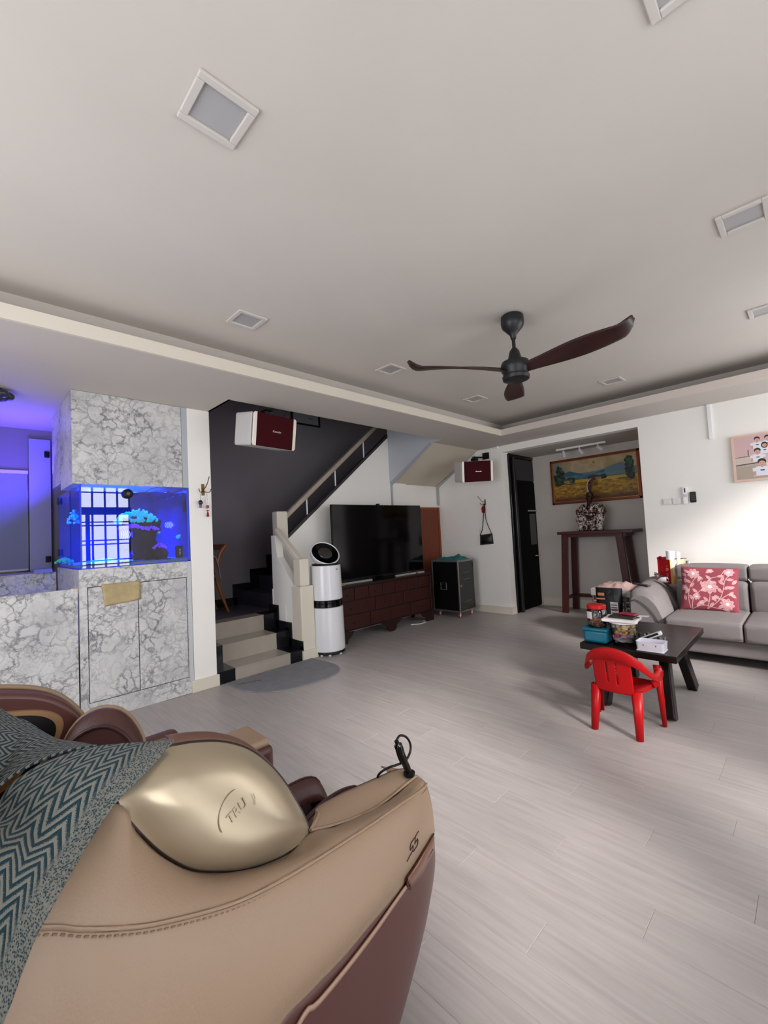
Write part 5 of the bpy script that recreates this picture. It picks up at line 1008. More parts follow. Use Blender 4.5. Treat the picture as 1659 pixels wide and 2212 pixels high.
# ------------------------------------------------------------------ coffee table
ZT = .42; tbl = root('coffee_table', (-.98, 3.68, 0), 'dark brown wooden coffee table with splayed legs before the sofa', 'table')
tw = M('table_wood', '#150d0c', .30, spec=.28, var=.2, vscale=5, aniso=(1, 8, 1))
obj('tabletop', B().prism([(-1.283, 3.215), (-.682, 3.188), (-.690, 4.150), (-1.262, 4.16)], 2, ZT-.045, ZT), tw, tbl, True, bevel=.005)
obj('under_frame', B().box(-1.20, -.76, 3.34, 4.04, ZT-.085, ZT-.046), tw, tbl, True)
for xb, xt in ((-.745, -.80), (-1.145, -1.12)):
    for yb_, yt in ((3.235, 3.42), (3.93, 3.80)): obj('leg', B().bar((xb, yb_, 0), (xt, yt, ZT-.05), .095, .058, (1, 0, 0), w2=.095, h2=.06), tw, tbl, True, bevel=.008)
# teal box
def rbox(name, x0, x1, y0, y1, z0, z1, mat, par, bev, **kw): return obj(name, B().box(x0, x1, y0, y1, z0, z1), mat, par, True, bevel=bev, seg=4, smooth=50, **kw)
tB = root('teal_box', (-1.185, 3.31, ZT), 'teal plastic storage box at the left front of the coffee table', 'box')
teal = M('teal_plastic', '#0b5e74', .35, var=.08); rbox('box_body', -1.268, -1.105, 3.245, 3.40, ZT+.001, ZT+.095, teal, tB, .022); rbox('lid', -1.275, -1.098, 3.238, 3.407, ZT+.085, ZT+.107, teal, tB, .010)
cg = thin_glass('clear_plastic', (.93, .93, .93), 1.3)
def nuts(cx, cy, z0, z1, r, n, rr, cols, seed, par, name='contents'):
    q = random.Random(seed); bs = [B() for _ in cols]
    for i in range(n):
        a = q.uniform(0, 6.28); w = r*q.random()**.5; b_ = bs[i % len(cols)]; b_.ball((cx+w*math.cos(a), cy+w*math.sin(a), q.uniform(z0, z1)), rr*q.uniform(.7, 1.3), 6, (q.uniform(.6, 1.4), q.uniform(.6, 1.4), q.uniform(.5, 1)))
    for b_, (cn, cc) in zip(bs, cols):
        if b_.v: o = obj(name, b_, M(cn, cc, .6), par, True, smooth=60); o['kind'] = 'stuff'
jr = root('cookie_jar', (-1.19, 3.34, ZT+.108), 'clear plastic jar with red lid half full of brown nuts, on the teal box', 'jar')
jx, jy, jz = -1.188, 3.325, ZT+.108
obj('jar_wall', B().lathe((jx, jy, jz), [(.062, 0), (.066, .004), (.066, .118), (.055, .130), (.053, .133)], 32, cap=False), cg, jr, True, smooth=50)
obj('lid', B().lathe((jx, jy, jz), [(.060, .130), (.064, .133), (.064, .154), (.058, .160), (.02, .162)], 32), M('lid_red', '#b30f12', .3), jr, True, smooth=40)
obj('paper_label', B().lathe((jx, jy, jz+.06), [(.0665, 0), (.0665, .05)], 32, cap=False) if False else B().grid([[(jx+.0672*math.cos(a), jy+.0672*math.sin(a), jz+z) for a in [3.75+i*.08 for i in range(11)]] for z in (.062, .112)]), M('label_pale', '#d9d2d4', .6), jr, True, smooth=60)
nuts(jx, jy, jz+.010, jz+.052, .052, 110, .011, [('nut_a', '#8a5a3a'), ('nut_b', '#b07d55'), ('nut_c', '#6d4028')], 3, jr)
tu = root('snack_tub', (-1.02, 3.36, ZT), 'large clear round tub of colourful wrapped snacks with a white lid', 'tub')
ux0, uy0 = -1.018, 3.335
obj('tub_wall', B().lathe((ux0, uy0, ZT+.001), [(.070, 0), (.076, .005), (.086, .150), (.088, .156)], 36, cap=False), cg, tu, True, smooth=50)
obj('rim', B().lathe((ux0, uy0, ZT+.001), [(.087, .150), (.092, .152), (.092, .162), (.087, .164)], 36), M('rim_white', '#dcdcdc', .4), tu, True, smooth=40)
nuts(ux0, uy0, ZT+.02, ZT+.075, .060, 46, .022, [('wrap_pink', '#d0678c'), ('wrap_grey', '#b9b6c4'), ('wrap_white', '#efecef'), ('wrap_green', '#6cae7e'), ('wrap_plum', '#96586e')], 5, tu)
nuts(ux0, uy0, ZT+.08, ZT+.135, .066, 60, .016, [('chip_gold', '#f0c468'), ('chip_pale', '#f4e0b4'), ('chip_grey', '#d0c9c2')], 6, tu)
lidp = root('flat_box_lid', (-1.02, 3.36, ZT+.168), 'square white box lid lying on the snack tub', 'lid'); obj('lid_body', B().bar((ux0-.115, uy0-.01, ZT+.176), (ux0+.10, uy0+.005, ZT+.176), .19, .018), M('lid_white', '#e6e3e3', .4), lidp, True, bevel=.004)
mgz = root('snack_packets', (-1.0, 3.40, ZT+.19), 'dark and red snack packets lying on the white lid', 'packet')
obj('dark_packet', B().bar((ux0-.08, uy0+.02, ZT+.192), (ux0+.085, uy0+.01, ZT+.192), .13, .012), M('packet_dark', '#2a2523', .35, var=.4, vscale=40), mgz, True, bevel=.005)
obj('red_packet', B().bar((ux0-.03, uy0+.06, ZT+.206), (ux0+.08, uy0+.04, ZT+.204), .07, .012), M('packet_red', '#8e2436', .35, var=.3, vscale=40), mgz, True, bevel=.005)
obj('paper_slip', B().bar((ux0+.07, uy0+.05, ZT+.196), (ux0+.15, uy0+.05, ZT+.200), .05, .002), whitep, mgz, True)
wb = root('plastic_box', (-.83, 3.30, ZT), 'long white plastic box with rounded corners at the front right of the table', 'box')
wbx0, wbx1, wby0, wby1 = -.915, -.752, 3.215, 3.33; wpl = M('box_white', '#e4e1ea', .35)
rbox('box_floor', wbx0+.002, wbx1-.002, wby0+.002, wby1-.002, ZT+.001, ZT+.008, wpl, wb, .002)
b = B(); t_ = .004; h_ = ZT+.062
def rr_(x0, x1, y0, y1, r, n=6): return [(cx+r*math.cos(a), cy+r*math.sin(a)) for cx, cy, a0_ in ((x1-r, y1-r, 0), (x0+r, y1-r, math.pi/2), (x0+r, y0+r, math.pi), (x1-r, y0+r, 1.5*math.pi)) for a in [a0_+math.pi/2*i/n for i in range(n+1)]]
O1 = rr_(wbx0+.004, wbx1-.004, wby0+.004, wby1-.004, .016); O2 = rr_(wbx0, wbx1, wby0, wby1, .018); I2 = rr_(wbx0+t_, wbx1-t_, wby0+t_, wby1-t_, .015); 
b.grid([[(x, y, ZT+.002) for x, y in O1], [(x, y, h_-.006) for x, y in O2], [(x*1, y, h_) for x, y in rr_(wbx0-.002, wbx1+.002, wby0-.002, wby1+.002, .019)], [(x, y, h_) for x, y in I2], [(x, y, ZT+.009) for x, y in I2]], closed=True)
obj('box_walls', b, wpl, wb, True, smooth=40)
for k in (.28, .72): obj('clip_hole', B().box(wbx0+(wbx1-wbx0)*k-.003, wbx0+(wbx1-wbx0)*k+.003, wby0-.001, wby0+.003, ZT+.038, ZT+.048), M('hole_grey', '#6b6b70', .6), wb, True)
pn = root('handheld_device', (-.86, 3.36, ZT+.05), 'white handheld device with a dark slot resting above the white box', 'device')
obj('device_body', B().bar((-.925, 3.375, ZT+.036), (-.80, 3.40, ZT+.096), .045, .026), whitep, pn, True, bevel=.008, seg=3); obj('dark_slot', B().bar((-.915, 3.350, ZT+.044), (-.815, 3.372, ZT+.092), .006, .014), blackg, pn, True, bevel=.003)
obj('device_stem', B().cyl((-.865, 3.40, ZT+.001), (-.865, 3.39, ZT+.062), .008, 10), whitep, pn, True)
for k, (x, y, l) in enumerate(((-.955, 3.52, 'left'), (-.915, 3.56, 'middle'), (-.82, 3.47, 'right'))):
    cpr = root('clear_cup', (x, y, ZT), f'clear plastic cup behind the white device, {l} of the three', 'cup', 'clear cups on the coffee table'); obj('cup_wall', B().lathe((x, y, ZT+.001), [(.020, 0), (.022, .003), (.028, .05), (.030, .05)], 20, cap=False), cg, cpr, True, smooth=60); obj('cup_base', B().lathe((x, y, ZT+.001), [(.020, 0), (.020, .003)], 16), cg, cpr, True)

# ------------------------------------------------------------------ red child's chair
rcx = root('child_chair', (-.94, 2.96, 0), 'small red plastic child\'s armchair in front of the coffee table', 'chair')
rp = M('red_plastic', '#a30309', .38, spec=.35)
def LP(pts, n, k=8): return resample([tuple(p) for p in pts], n, k)
xc = -.945; seatz = .272
b = B(); rows = []
for j in range(9):
    y = 2.865+.24*j/8; w = .118+.045*(j/8); rows.append([(xc+w*(i/6-1), y, seatz-.010*(1-((i/6-1))**2)+.004*(j/8)) for i in range(13)])
b.grid(rows); obj('seat', b, rp, rcx, True, solid=.007, offs=-1, smooth=60)
# seat apron
b = B(); ap_ = [(xc-.118, 2.862), (xc, 2.852), (xc+.118, 2.862), (xc+.165, 3.105), (xc-.165, 3.105)]
for i in range(5): p, q = ap_[i], ap_[(i+1) % 5]; b.bar((p[0], p[1], seatz-.012), (q[0], q[1], seatz-.012), .006, .030)
obj('seat_apron', b, rp, rcx, True)
# back panel with slots
NX, NZ = 29, 25; b = B(); rows = []
for j in range(NZ):
    t = j/(NZ-1); z = seatz-.025+(.500-seatz+.025)*t; w = .105+.004*math.sin(t*3)-.012*max(0, t-.7); y = 2.852-.045*t
    rows.append([(xc+w*(2*i/(NX-1)-1), y-.014*(1-(2*i/(NX-1)-1)**2), z) for i in range(NX)])
vs = [p for r_ in rows for p in r_]; fs = []
for j in range(NZ-1):
    for i in range(NX-1):
        slot = (i in (10,) and 6 <= j <= 17) or (i in (17,) and 5 <= j <= 10) or (i == 17 and j in (12, 14, 16, 17, 19))
        if not slot: fs.append((j*NX+i, j*NX+i+1, (j+1)*NX+i+1, (j+1)*NX+i))
b.add(vs, fs); obj('back_panel', b, rp, rcx, True, solid=.006, smooth=60)
# top band sweeping from one armrest over the back to the other
path = [(xc+.180, 3.10, .372), (xc+.188, 3.05, .352), (xc+.188, 2.985, .350), (xc+.178, 2.92, .385), (xc+.150, 2.855, .445), (xc+.10, 2.812, .492), (xc+.04, 2.795, .514), (xc, 2.792, .518)]
full = path+[(2*xc-p[0], p[1], p[2]) for p in path[::-1][1:]]
cen = LP(full, 61, 10); b = B(); rows = [[], [], []]
for i, p in enumerate(cen):
    u = abs(i/60*2-1); out = Vector((p[0]-xc, (p[1]-3.0)*1.1, 0)).normalized(); hh_ = .052-.020*u; dip = .55 if u < .5 else .55+.9*(u-.5)
    up = Vector((0, 0, 1))
    rows[0].append(tuple(Vector(p)+up*.006-out*.010)); rows[1].append(tuple(Vector(p)+out*.004)); rows[2].append(tuple(Vector(p)+out*(.006+.02*u)-up*hh_*(1.25-u*.4)))
b.grid(rows); obj('arm_and_top_band', b, rp, rcx, True, solid=.007, smooth=50)
def chan(b, top, bot, wt, wb_, face):
    """tapered U channel leg"""
    f = Vector(face).normalized(); s_ = f.cross(Vector((0, 0, 1))).normalized(); rows = []
    for p, w in ((top, wt), (bot, wb_)):
        p = Vector(p); rows.append([tuple(p-s_*w/2-f*w*.45), tuple(p-s_*w/2), tuple(p-s_*w*.3+f*w*.22), tuple(p+s_*w*.3+f*w*.22), tuple(p+s_*w/2), tuple(p+s_*w/2-f*w*.45)])
    b.grid(rows)
for s in (-1, 1):
    b = B(); chan(b, (xc+s*.118, 2.862, seatz-.002), (xc+s*.128, 2.818, 0.003), .056, .034, (s*.35, -1, 0)); obj('leg', b, rp, rcx, True, solid=.005, smooth=35)
    b = B(); chan(b, (xc+s*.182, 3.095, .372), (xc+s*.190, 3.118, 0.003), .062, .034, (s, .3, 0)); obj('leg', b, rp, rcx, True, solid=.005, smooth=35)
    b = B(); b.bar((xc+s*.160, 3.04, seatz-.004), (xc+s*.182, 3.07, seatz+.02), .012, .045); obj('arm_web', b, rp, rcx, True)

# ------------------------------------------------------------------ massage chair in the foreground
mc_ = root('massage_chair', (-1.08, .25, 0), 'large beige and brown leather massage chair with champagne shell in the foreground', 'massage chair')
def A(px, py, x): return at(px, py, 0, x)
bst = M('beige_stitch', '#8d755c', .55)
# control rows of the near side, each from the back to the front
R0 = [(-.98, -.50, .90), (-.97, -.20, .90), (-.92, .06, .90), A(250, 1735, -.80), A(290, 1790, -.795), A(345, 1845, -.79), A(420, 1882, -.79), A(500, 1882, -.79), A(600, 1856, -.80), A(672, 1797, -.805), A(725, 1784, -.808), A(830, 1735, -.815), A(893, 1684, -.832), A(903, 1680, -.850)]
R1 = [(-.75, -.50, 1.00), (-.745, -.25, .955), (-.735, -.06, .885), A(90, 2000, -.725), A(170, 2004, -.715), A(260, 2002, -.71), A(350, 1990, -.705), A(500, 1950, -.705), A(610, 1898, -.71), A(710, 1838, -.72), A(800, 1780, -.735), A(870, 1732, -.755), A(908, 1706, -.785), A(920, 1692, -.82)]
R2 = [(-.67, -.54, .68), (-.665, -.28, .66), (-.65, -.05, .64), (-.645, .12, .61), (-.645, .28, .595), (-.65, .42, .585), (-.665, .56, .58), (-.69, .69, .58), (-.72, .785, .585), A(930, 1752, -.765), A(934, 1745, -.82)]
BR = [(-.66, -.56, .43), (-.65, -.28, .43), (-.645, .0, .43), (-.645, .2, .435), A(590, 2238, -.65), A(670, 2145, -.655), A(740, 2072, -.665), A(800, 2000, -.68), A(850, 1940, -.695), A(883, 1893, -.71), A(915, 1840, -.735), A(938, 1797, -.775), A(938, 1800, -.83)]
NU = 90
side = loft([R0, R1, R2, BR], NU, 12)
b = B(); b.grid(side); obj('side_cover', b, beige, mc_, True, solid=.004, offs=-1, smooth=70)
BR2 = [(p[0]-.002, p[1], p[2]) for p in BR]
R4 = [(-.665, -.56, .25), (-.66, -.28, .25), (-.655, 0, .25), (-.66, .2, .25), (-.665, .4, .26), (-.68, .56, .28), (-.70, .69, .30), (-.735, .80, .34), A(934, 1915, -.785), A(933, 1925, -.84)]
R5 = [(-.70, -.54, .012), (-.70, -.28, .012), (-.70, 0, .012), (-.705, .2, .012), (-.71, .38, .03), (-.72, .50, .05), (-.74, .60, .07), (-.77, .66, .085), A(868, 2196, -.80), A(866, 2200, -.86)]
low = loft([BR2, R4, R5], NU, 14)
b = B(); b.grid(low); obj('lower_side_panel', b, M('brown_side', '#54332e', .38, var=.03), mc_, True, solid=.004, offs=-1, smooth=70)
from mathutils.bvhtree import BVHTree
def tree(*grids):
    vs = []; fs = []
    for g in grids:
        k = len(vs); n = len(g[0]); vs += [Vector(p) for r in g for p in r]; fs += [(k+j*n+i, k+j*n+i+1, k+(j+1)*n+i+1, k+(j+1)*n+i) for j in range(len(g)-1) for i in range(n-1)]
    return BVHTree.FromPolygons(vs, fs)
TR = tree(side, low)
def hit(px, py, off=.002):
    d = Vector(A(px, py, -1.0))-Vector((0, 0, H)); d.normalize(); h_ = TR.ray_cast(Vector((0, 0, H)), d)
    if h_[0] is None: return Vector(A(px, py, -.74))
    n = h_[1] if h_[1].x > 0 else -h_[1]; return h_[0]+n*off
# piping / stitched seam along R1, accent line on the brown panel
sm = resample(R1, 160); b = B(); b.tube([(p[0]+.003, p[1], p[2]) for p in sm], .0032, 6); obj('seam_piping', b, beige, mc_, True, smooth=60)
b = B()
for i in range(2, 158, 1):
    p = sm[i]; q = sm[i]+(sm[i+1]-sm[i])*.55; b.bar((p[0]+.0065, p[1], p[2]-.007), (q[0]+.0065, q[1], q[2]-.007), .0018, .0018)
obj('stitches', b, bst, mc_, True)
rr = resample([low[6][i] for i in range(0, 60, 6)]+[low[8][i] for i in (60, 66)], 50) if False else None
acc = [hit(640, 2210, .004), hit(680, 2165, .004), hit(720, 2118, .004), hit(765, 2062, .004), hit(806, 2008, .004), hit(845, 1953, .004), hit(877, 1908, .004)]
ac = resample([(-.644, -.3, .395), (-.642, .05, .395), (-.640, .25, .398)]+[tuple(p) for p in acc], 90); b = B(); b.grid([[(p[0]+.001, p[1], p[2]+.0042) for p in ac], [(p[0]+.001, p[1], p[2]-.0042) for p in ac]]); obj('accent_stripe', b, M('accent_beige', '#a58672', .4), mc_, True, solid=.004, smooth=60)
# bronze badge block at the front and the mark beside it
bd = [hit(876, 1893), hit(888, 1876), hit(900, 1857), hit(913, 1835), hit(925, 1815), hit(934, 1799)]; be = [hit(884, 1916), hit(894, 1904), hit(908, 1886), hit(918, 1868), hit(927, 1852), hit(934, 1838)]; bd = [tuple(p) for p in bd]; be = [tuple(p) for p in be]
t1 = resample(bd, 24); t2 = resample(be, 24); b = B(); b.grid([[(p[0]+.002, p[1]-.001, p[2]) for p in t1], [((p[0]+q[0])/2+.004, (p[1]+q[1])/2-.002, (p[2]+q[2])/2) for p, q in zip(t1, t2)], [(q[0]+.002, q[1]-.001, q[2]) for q in t2]])
obj('badge_plate', b, M('bronze_plate', '#7d5848', .3, .25), mc_, True, solid=.004, smooth=50)
b = B(); b.tube([(p[0]+.0045, p[1]-.002, p[2]+.001) for p in t1], .0018, 6); k1 = resample([tuple(t1[0]), tuple((t1[0]+t2[0])/2+np.array([.0, -.006, 0])), tuple(t2[0])], 8); b.tube([(p[0]+.0045, p[1]-.002, p[2]) for p in k1], .0028, 6)
b.tube([(p[0]*.35+q[0]*.65+.0065, p[1]-.003, p[2]*.35+q[2]*.65) for p, q in list(zip(t1, t2))[9:22]], .0014, 6); obj('badge_edge', b, M('copper_edge', '#4a1f10', .3, .5), mc_, True, smooth=60)
def mark(pts, w): b.tube([hit(px, py, .0012) for px, py in pts], w, 6, smooth=2)
b = B(); mx_ = -.705
mark([(878.4, 1860.7), (884, 1849.5), (891, 1837), (891.5, 1831), (892.3, 1825.6)], .0010); mark([(892.3, 1825.6), (885.3, 1836.5), (886, 1827), (887.8, 1820.5), (894.8, 1809.7)], .0011)
mark([(903.7, 1795.2), (896.7, 1807.2), (896.2, 1816), (895.1, 1823.7)], .0010); mark([(895.1, 1823.7), (901.1, 1811.6), (901.8, 1819), (900.5, 1825.6), (892.3, 1838.9)], .0011)
obj('model_mark', b, M('mark_dark', '#3a0f12', .4), mc_, True, smooth=60)
# front cap of the near arm
cap0 = [side[k][-1] for k in range(0, len(side), 3)]+[low[k][-1] for k in range(3, len(low), 3)]
cap1 = [(p[0]-.06, p[1]-.004, p[2]) for p in cap0]; cap2 = [(p[0]-.12, p[1]-.03, p[2]) for p in cap0]
b = B(); b.grid([cap0, cap1, cap2]); obj('arm_front', b, beige, mc_, True, solid=.004, offs=-1, smooth=60)
# arm top (outer edge, crown, inner edge) and inner wall
zt_ = .655
O_ = [A(671, 1796, -.806), A(725, 1783, -.809), A(785, 1760, -.811), A(830, 1734, -.816), A(893, 1683, -.833), A(902, 1680, -.850)]
I_ = [at(684, 1752, 2, .648), at(688, 1741, 2, .648), at(735, 1715, 2, .645), at(780, 1695, 2, .638), at(850, 1665, 2, .622), at(878, 1660, 2, .617)]
o1 = resample(O_, 40); i1 = resample(I_, 40); rows = []
for k in range(9):
    t = k/8; rows.append([tuple(p*(1-t)+q*t+np.array([0, 0, .006*math.sin(math.pi*t)])) for p, q in zip(o1, i1)])
b = B(); b.grid(rows); obj('arm_top', b, M('arm_pad', '#98806a', .5, var=.04, bump=.12, bscale=240), mc_, True, solid=.004, offs=-1, smooth=70)
b = B(); b.tube([tuple(p+np.array([.001, 0, .003])) for p in o1], .0035, 6); b.tube([tuple(o1[0]+np.array([0, 0, .003])), tuple((o1[0]+i1[0])/2+np.array([-.0, .012, .004])), tuple(i1[0]+np.array([0, 0, .002]))], .004, 6, smooth=5); obj('arm_piping', b, beige, mc_, True, smooth=60)
ins = [[tuple(p) for p in i1], [tuple(p+np.array([-.02, 0, -.08])) for p in i1], [tuple(p+np.array([-.03, 0, -.30])) for p in i1]]; b = B(); b.grid(ins); obj('inner_arm_wall', b, brownleather, mc_, True, solid=.004, smooth=70)
# champagne shoulder shell: outline blown up into a smooth dome
OUT = [A(372, 1612, -.850), A(420, 1604, -.855), A(480, 1603, -.860), A(535, 1618, -.862), A(580, 1650, -.862), A(615, 1690, -.856), A(645, 1740, -.842), A(662, 1774, -.826), A(669, 1793, -.812), A(660, 1811, -.803), A(638, 1831, -.795), A(600, 1852, -.790), A(550, 1870, -.787), A(500, 1879, -.785), A(430, 1878, -.784), A(385, 1862, -.785), A(340, 1832, -.788), A(295, 1788, -.794), A(262, 1747, -.800), A(252, 1712, -.812), A(275, 1672, -.825), A(318, 1630, -.842)]
cl_ = resample(OUT+[OUT[0]], 97)[:-1]; cen_ = cl_.mean(0); outn = np.array([.86, 0, .42]); rows = []
G_ = np.array([[cen_+(p-cen_)*(1-k/20) for p in cl_] for k in range(21)]); Hh = np.zeros((21, 96))
for k in range(21):
    dd = np.min(np.linalg.norm(G_[k][:, None, :]-cl_[None], axis=2), axis=1); q_ = np.clip(dd/.085, 0, 1); Hh[k] = np.sqrt(1-(1-q_)**2)
Cf, *_r0 = np.linalg.lstsq(np.c_[np.ones(96), cl_[:, 1:], cl_[:, 1]**2, cl_[:, 2]**2], cl_[:, 0], rcond=None)
Xf = (np.stack([np.ones(G_.shape[:2]), G_[..., 1], G_[..., 2], G_[..., 1]**2, G_[..., 2]**2], -1) @ Cf); wq = np.clip(Hh*1.6, 0, 1); G_[..., 0] = G_[..., 0]*(1-wq)+Xf*wq
for _ in range(26):
    H2 = (np.roll(Hh, 1, 1)+np.roll(Hh, -1, 1)+Hh)/3; H2[1:-1] = (H2[1:-1]*2+H2[:-2]+H2[2:])/4; H2[0] = 0; H2[-1] = H2[-1].mean(); Hh = H2
rows = [[tuple(G_[k][i]+np.array([.040, 0, .010])*Hh[k][i]) for i in range(96)] for k in range(21)]
b = B(); b.grid(rows[:-1], closed=True); b.add(rows[-2], [tuple(range(96))]); obj('shoulder_shell', b, gold, mc_, True, smooth=80)
b = B(); b.tube([tuple(p+np.array([-.003, 0, -.001])) for p in np.vstack([cl_, cl_[:1]])], .0040, 6); obj('shell_gap', b, M('shell_gap', '#2c2018', .5), mc_, True, smooth=60)
# rim behind the shell
Ri = [[tuple(p+np.array([-.004-.05*t, .004*t, .006*math.sin(t*3.14)])) for p in resample(OUT[:9], 40)] for t in np.linspace(0, 1, 7)]
b = B(); b.grid(Ri); obj('shell_inner_side', b, M('rim_brown', '#6b4c40', .45), mc_, True, solid=.004, smooth=70)
# embossed mark on the shell
def SH(u, v):   # local frame on the flat of the shell
    return Vector(cen_)+Vector((.055, 0, .012))+Vector((0, 1, 0))*u+Vector((-.15, 0, .98)).normalized()*v
SHT = BVHTree.FromPolygons([Vector(p) for r in rows for p in r], [(j*96+i, j*96+(i+1) % 96, (j+1)*96+(i+1) % 96, (j+1)*96+i) for j in range(20) for i in range(96)])
d_ = (Vector(A(512, 1752, -1))-Vector((0, 0, H))).normalized(); hh_ = SHT.ray_cast(Vector((0, 0, H)), d_); em = hh_[0]; en = hh_[1] if hh_[1].x > 0 else -hh_[1]; em = em+en*.0008; emb = M('emboss', '#a89880', .34, .5)
ex = (Vector((0, .93, .33))-en*en.dot(Vector((0, .93, .33)))).normalized(); fmx = frame_m(em, ex, en.cross(ex)); text('embossed_mark', 'TRU', emb, mc_, fmx, .024, .0006)
b = B(); c0 = Vector(em); ux2 = ex; uy2 = en.cross(ex)
b.tube([c0+ux2*(.040*math.cos(a))+uy2*(.034*math.sin(a)) for a in [1.2+i*.13 for i in range(17)]], .0008, 5); obj('embossed_arc', b, emb, mc_, True, smooth=60); b = B(); b.tube([c0+ux2*(.042*math.cos(a))+uy2*(.034*math.sin(a)) for a in [-.6+i*.08 for i in range(8)]], .0007, 5); obj('embossed_arc', b, emb, mc_, True, smooth=60)
# ---- far side: shoulder pod with speaker, arm, cushions
def D(x, pts): return [(x, y, z) for y, z in pts]
prof = [(-.30, .62), (-.30, .93), (-.12, .972), (.0, .970), (.07, .955), (.14, .932), (.186, .903), (.225, .858), (.262, .786), (.285, .70), (.25, .60)]
pp = [(p[1], p[2]) for p in crom([(0, y, z) for y, z in prof], 6)]
b = B(); b.prism(pp, 0, -1.50, -1.395); obj('far_pod', b, M('pod_brown', '#5a342e', .4), mc_, True, bevel=.012, seg=4, smooth=50)
b = B(); b.tube([(-1.455, y, z+.003) for y, z in pp[8:-6]], .007, 8); obj('far_pod_trim', b, M('trim_beige', '#8f7860', .45), mc_, True, smooth=60)
def pod_ring(off, k0, s): return [(-1.395+off, -.02+(y+.02)*s, .79+(z-.79)*s) for y, z in k0]
k0 = [(.190, .845), (.165, .882), (.10, .905), (.0, .918), (-.12, .90), (-.20, .84), (-.20, .76), (-.10, .70), (.04, .70), (.12, .73), (.17, .79)]
kk = [(p[1], p[2]) for p in crom([(0, y, z) for y, z in k0*3], 6)][66:132]
for nm, off, s_, mat_ in (('speaker_trim', .006, 1.0, M('gold_trim', '#a5805c', .3, .3)), ('speaker_surround', .009, .93, M('surround_black', '#0d0a0a', .3)), ('speaker_ring', .013, .79, M('gold_trim', '#a5805c')), ('speaker_cover', .016, .75, M('speaker_gold', '#a06f3f', .28, .5))):
    r1_ = pod_ring(off, kk, s_); r0_ = pod_ring(-.004, kk, s_*1.02); c0 = pod_ring(off+.006, kk, s_*.6); b = B(); b.grid([r0_, r1_, c0], closed=True); b.add(c0, [tuple(range(len(c0)))]); obj(nm, b, mat_, mc_, True, smooth=50)
# far upper-arm pad
pdp = [(-1.36, .16, .72), (-1.35, .20, .83), (-1.33, .245, .872), (-1.30, .29, .872), (-1.27, .325, .83), (-1.25, .34, .76), (-1.25, .33, .62)]
pdr = resample(pdp, 30); b = B(); rows = [[tuple(p+np.array([t*.06, -t*.025, -t*t*.02+.012*math.sin(t*math.pi)])) for p in pdr] for t in np.linspace(0, 1, 8)]; b.grid(rows); b.add(rows[-1], [tuple(range(30))]); b.add(rows[0], [tuple(range(30))])
obj('far_arm_pad', b, brownleather, mc_, True, smooth=60); b = B(); b.tube([tuple(p+np.array([-.004, .0, .003])) for p in pdr], .006, 8); obj('pad_trim', b, M('trim_beige', '#8f7860'), mc_, True, smooth=60)
b = B(); b.tube([rows[-1][i] for i in range(30)], .005, 8); obj('pad_piping', b, M('piping_brown', '#3c211f', .4), mc_, True, smooth=60)
# far arm
fa = [at(386, 1603, 2, .62), at(500, 1592, 2, .62), at(578, 1588, 2, .615), at(586, 1592, 2, .60), at(606, 1650, 2, .50)]
FY_ = .755
b = B(); b.box(-1.50, -1.335, .20, FY_, .30, .60); obj('far_arm', b, M('far_arm_brown', '#4f2f2b', .42), mc_, True, bevel=.02, seg=3, smooth=50)
b = B(); b.box(-1.505, -1.345, .20, FY_-.01, .595, .622); obj('far_arm_top', b, beige, mc_, True, bevel=.012, seg=3, smooth=50)
b = B(); b.box(-1.34, -1.31, .25, FY_-.06, .45, .56); obj('far_arm_pad', b, beige, mc_, True, bevel=.014, seg=3, smooth=50)
obj('far_base', B().box(-1.50, -.76, -.55, .62, .02, .30), M('brown_side', '#54332e'), mc_, True, bevel=.03, seg=3)
obj('far_side', B().box(-1.52, -1.46, -.55, .50, .02, .70), M('brown_side', '#54332e'), mc_, True, bevel=.02)
# backrest and seat
b = B(); rows = []
for i in range(13):
    u = i/12; rows.append([])
    for j in range(17):
        v = j/16; x = -1.40+.55*u; rows[-1].append((x, -.50+.62*v**1.3*.55+.0, .98-.55*v+.04*math.sin(u*math.pi)))
b.grid(rows); obj('backrest', b, brownleather, mc_, True, solid=.08, smooth=70)
b = B(); b.box(-1.36, -.88, -.12, .55, .30, .40); obj('seat_cushion', b, brownleather, mc_, True, bevel=.04, seg=4, smooth=60)
def blobc(name, c, r, rot=None, m_=None):
    b = B(); b.ball(c, 1, 20, r, rot=rot); return obj(name, b, m_ or brownleather, mc_, True, smooth=70)
# calf rest: two padded troughs with ridges
for xx, yy, w in ((-1.235, .80, .05), (-1.085, .86, .055), (-.965, .87, .05)):
    b = B(); rr_2 = resample([(xx, yy-.24, .44), (xx, yy-.10, .50), (xx, yy+.02, .50), (xx, yy+.07, .44), (xx, yy+.08, .30)], 24)
    rows = [[tuple(p+np.array([w*(t*2-1), 0, -.055*abs(t*2-1)**2.2])) for p in rr_2] for t in np.linspace(0, 1, 11)]; b.grid(rows); obj('calf_pad', b, brownleather, mc_, True, solid=.02, offs=-1, smooth=70)
    sb_ = B(); sb_.tube([tuple(p+np.array([.0, 0, .002])) for p in rr_2], .0025, 6); obj('pad_seam', sb_, M('piping_brown', '#3c211f'), mc_, True, smooth=60)
obj('leg_rest_body', B().box(-1.30, -.90, .60, .86, .06, .40), M('brown_side', '#54332e'), mc_, True, bevel=.03, seg=3)
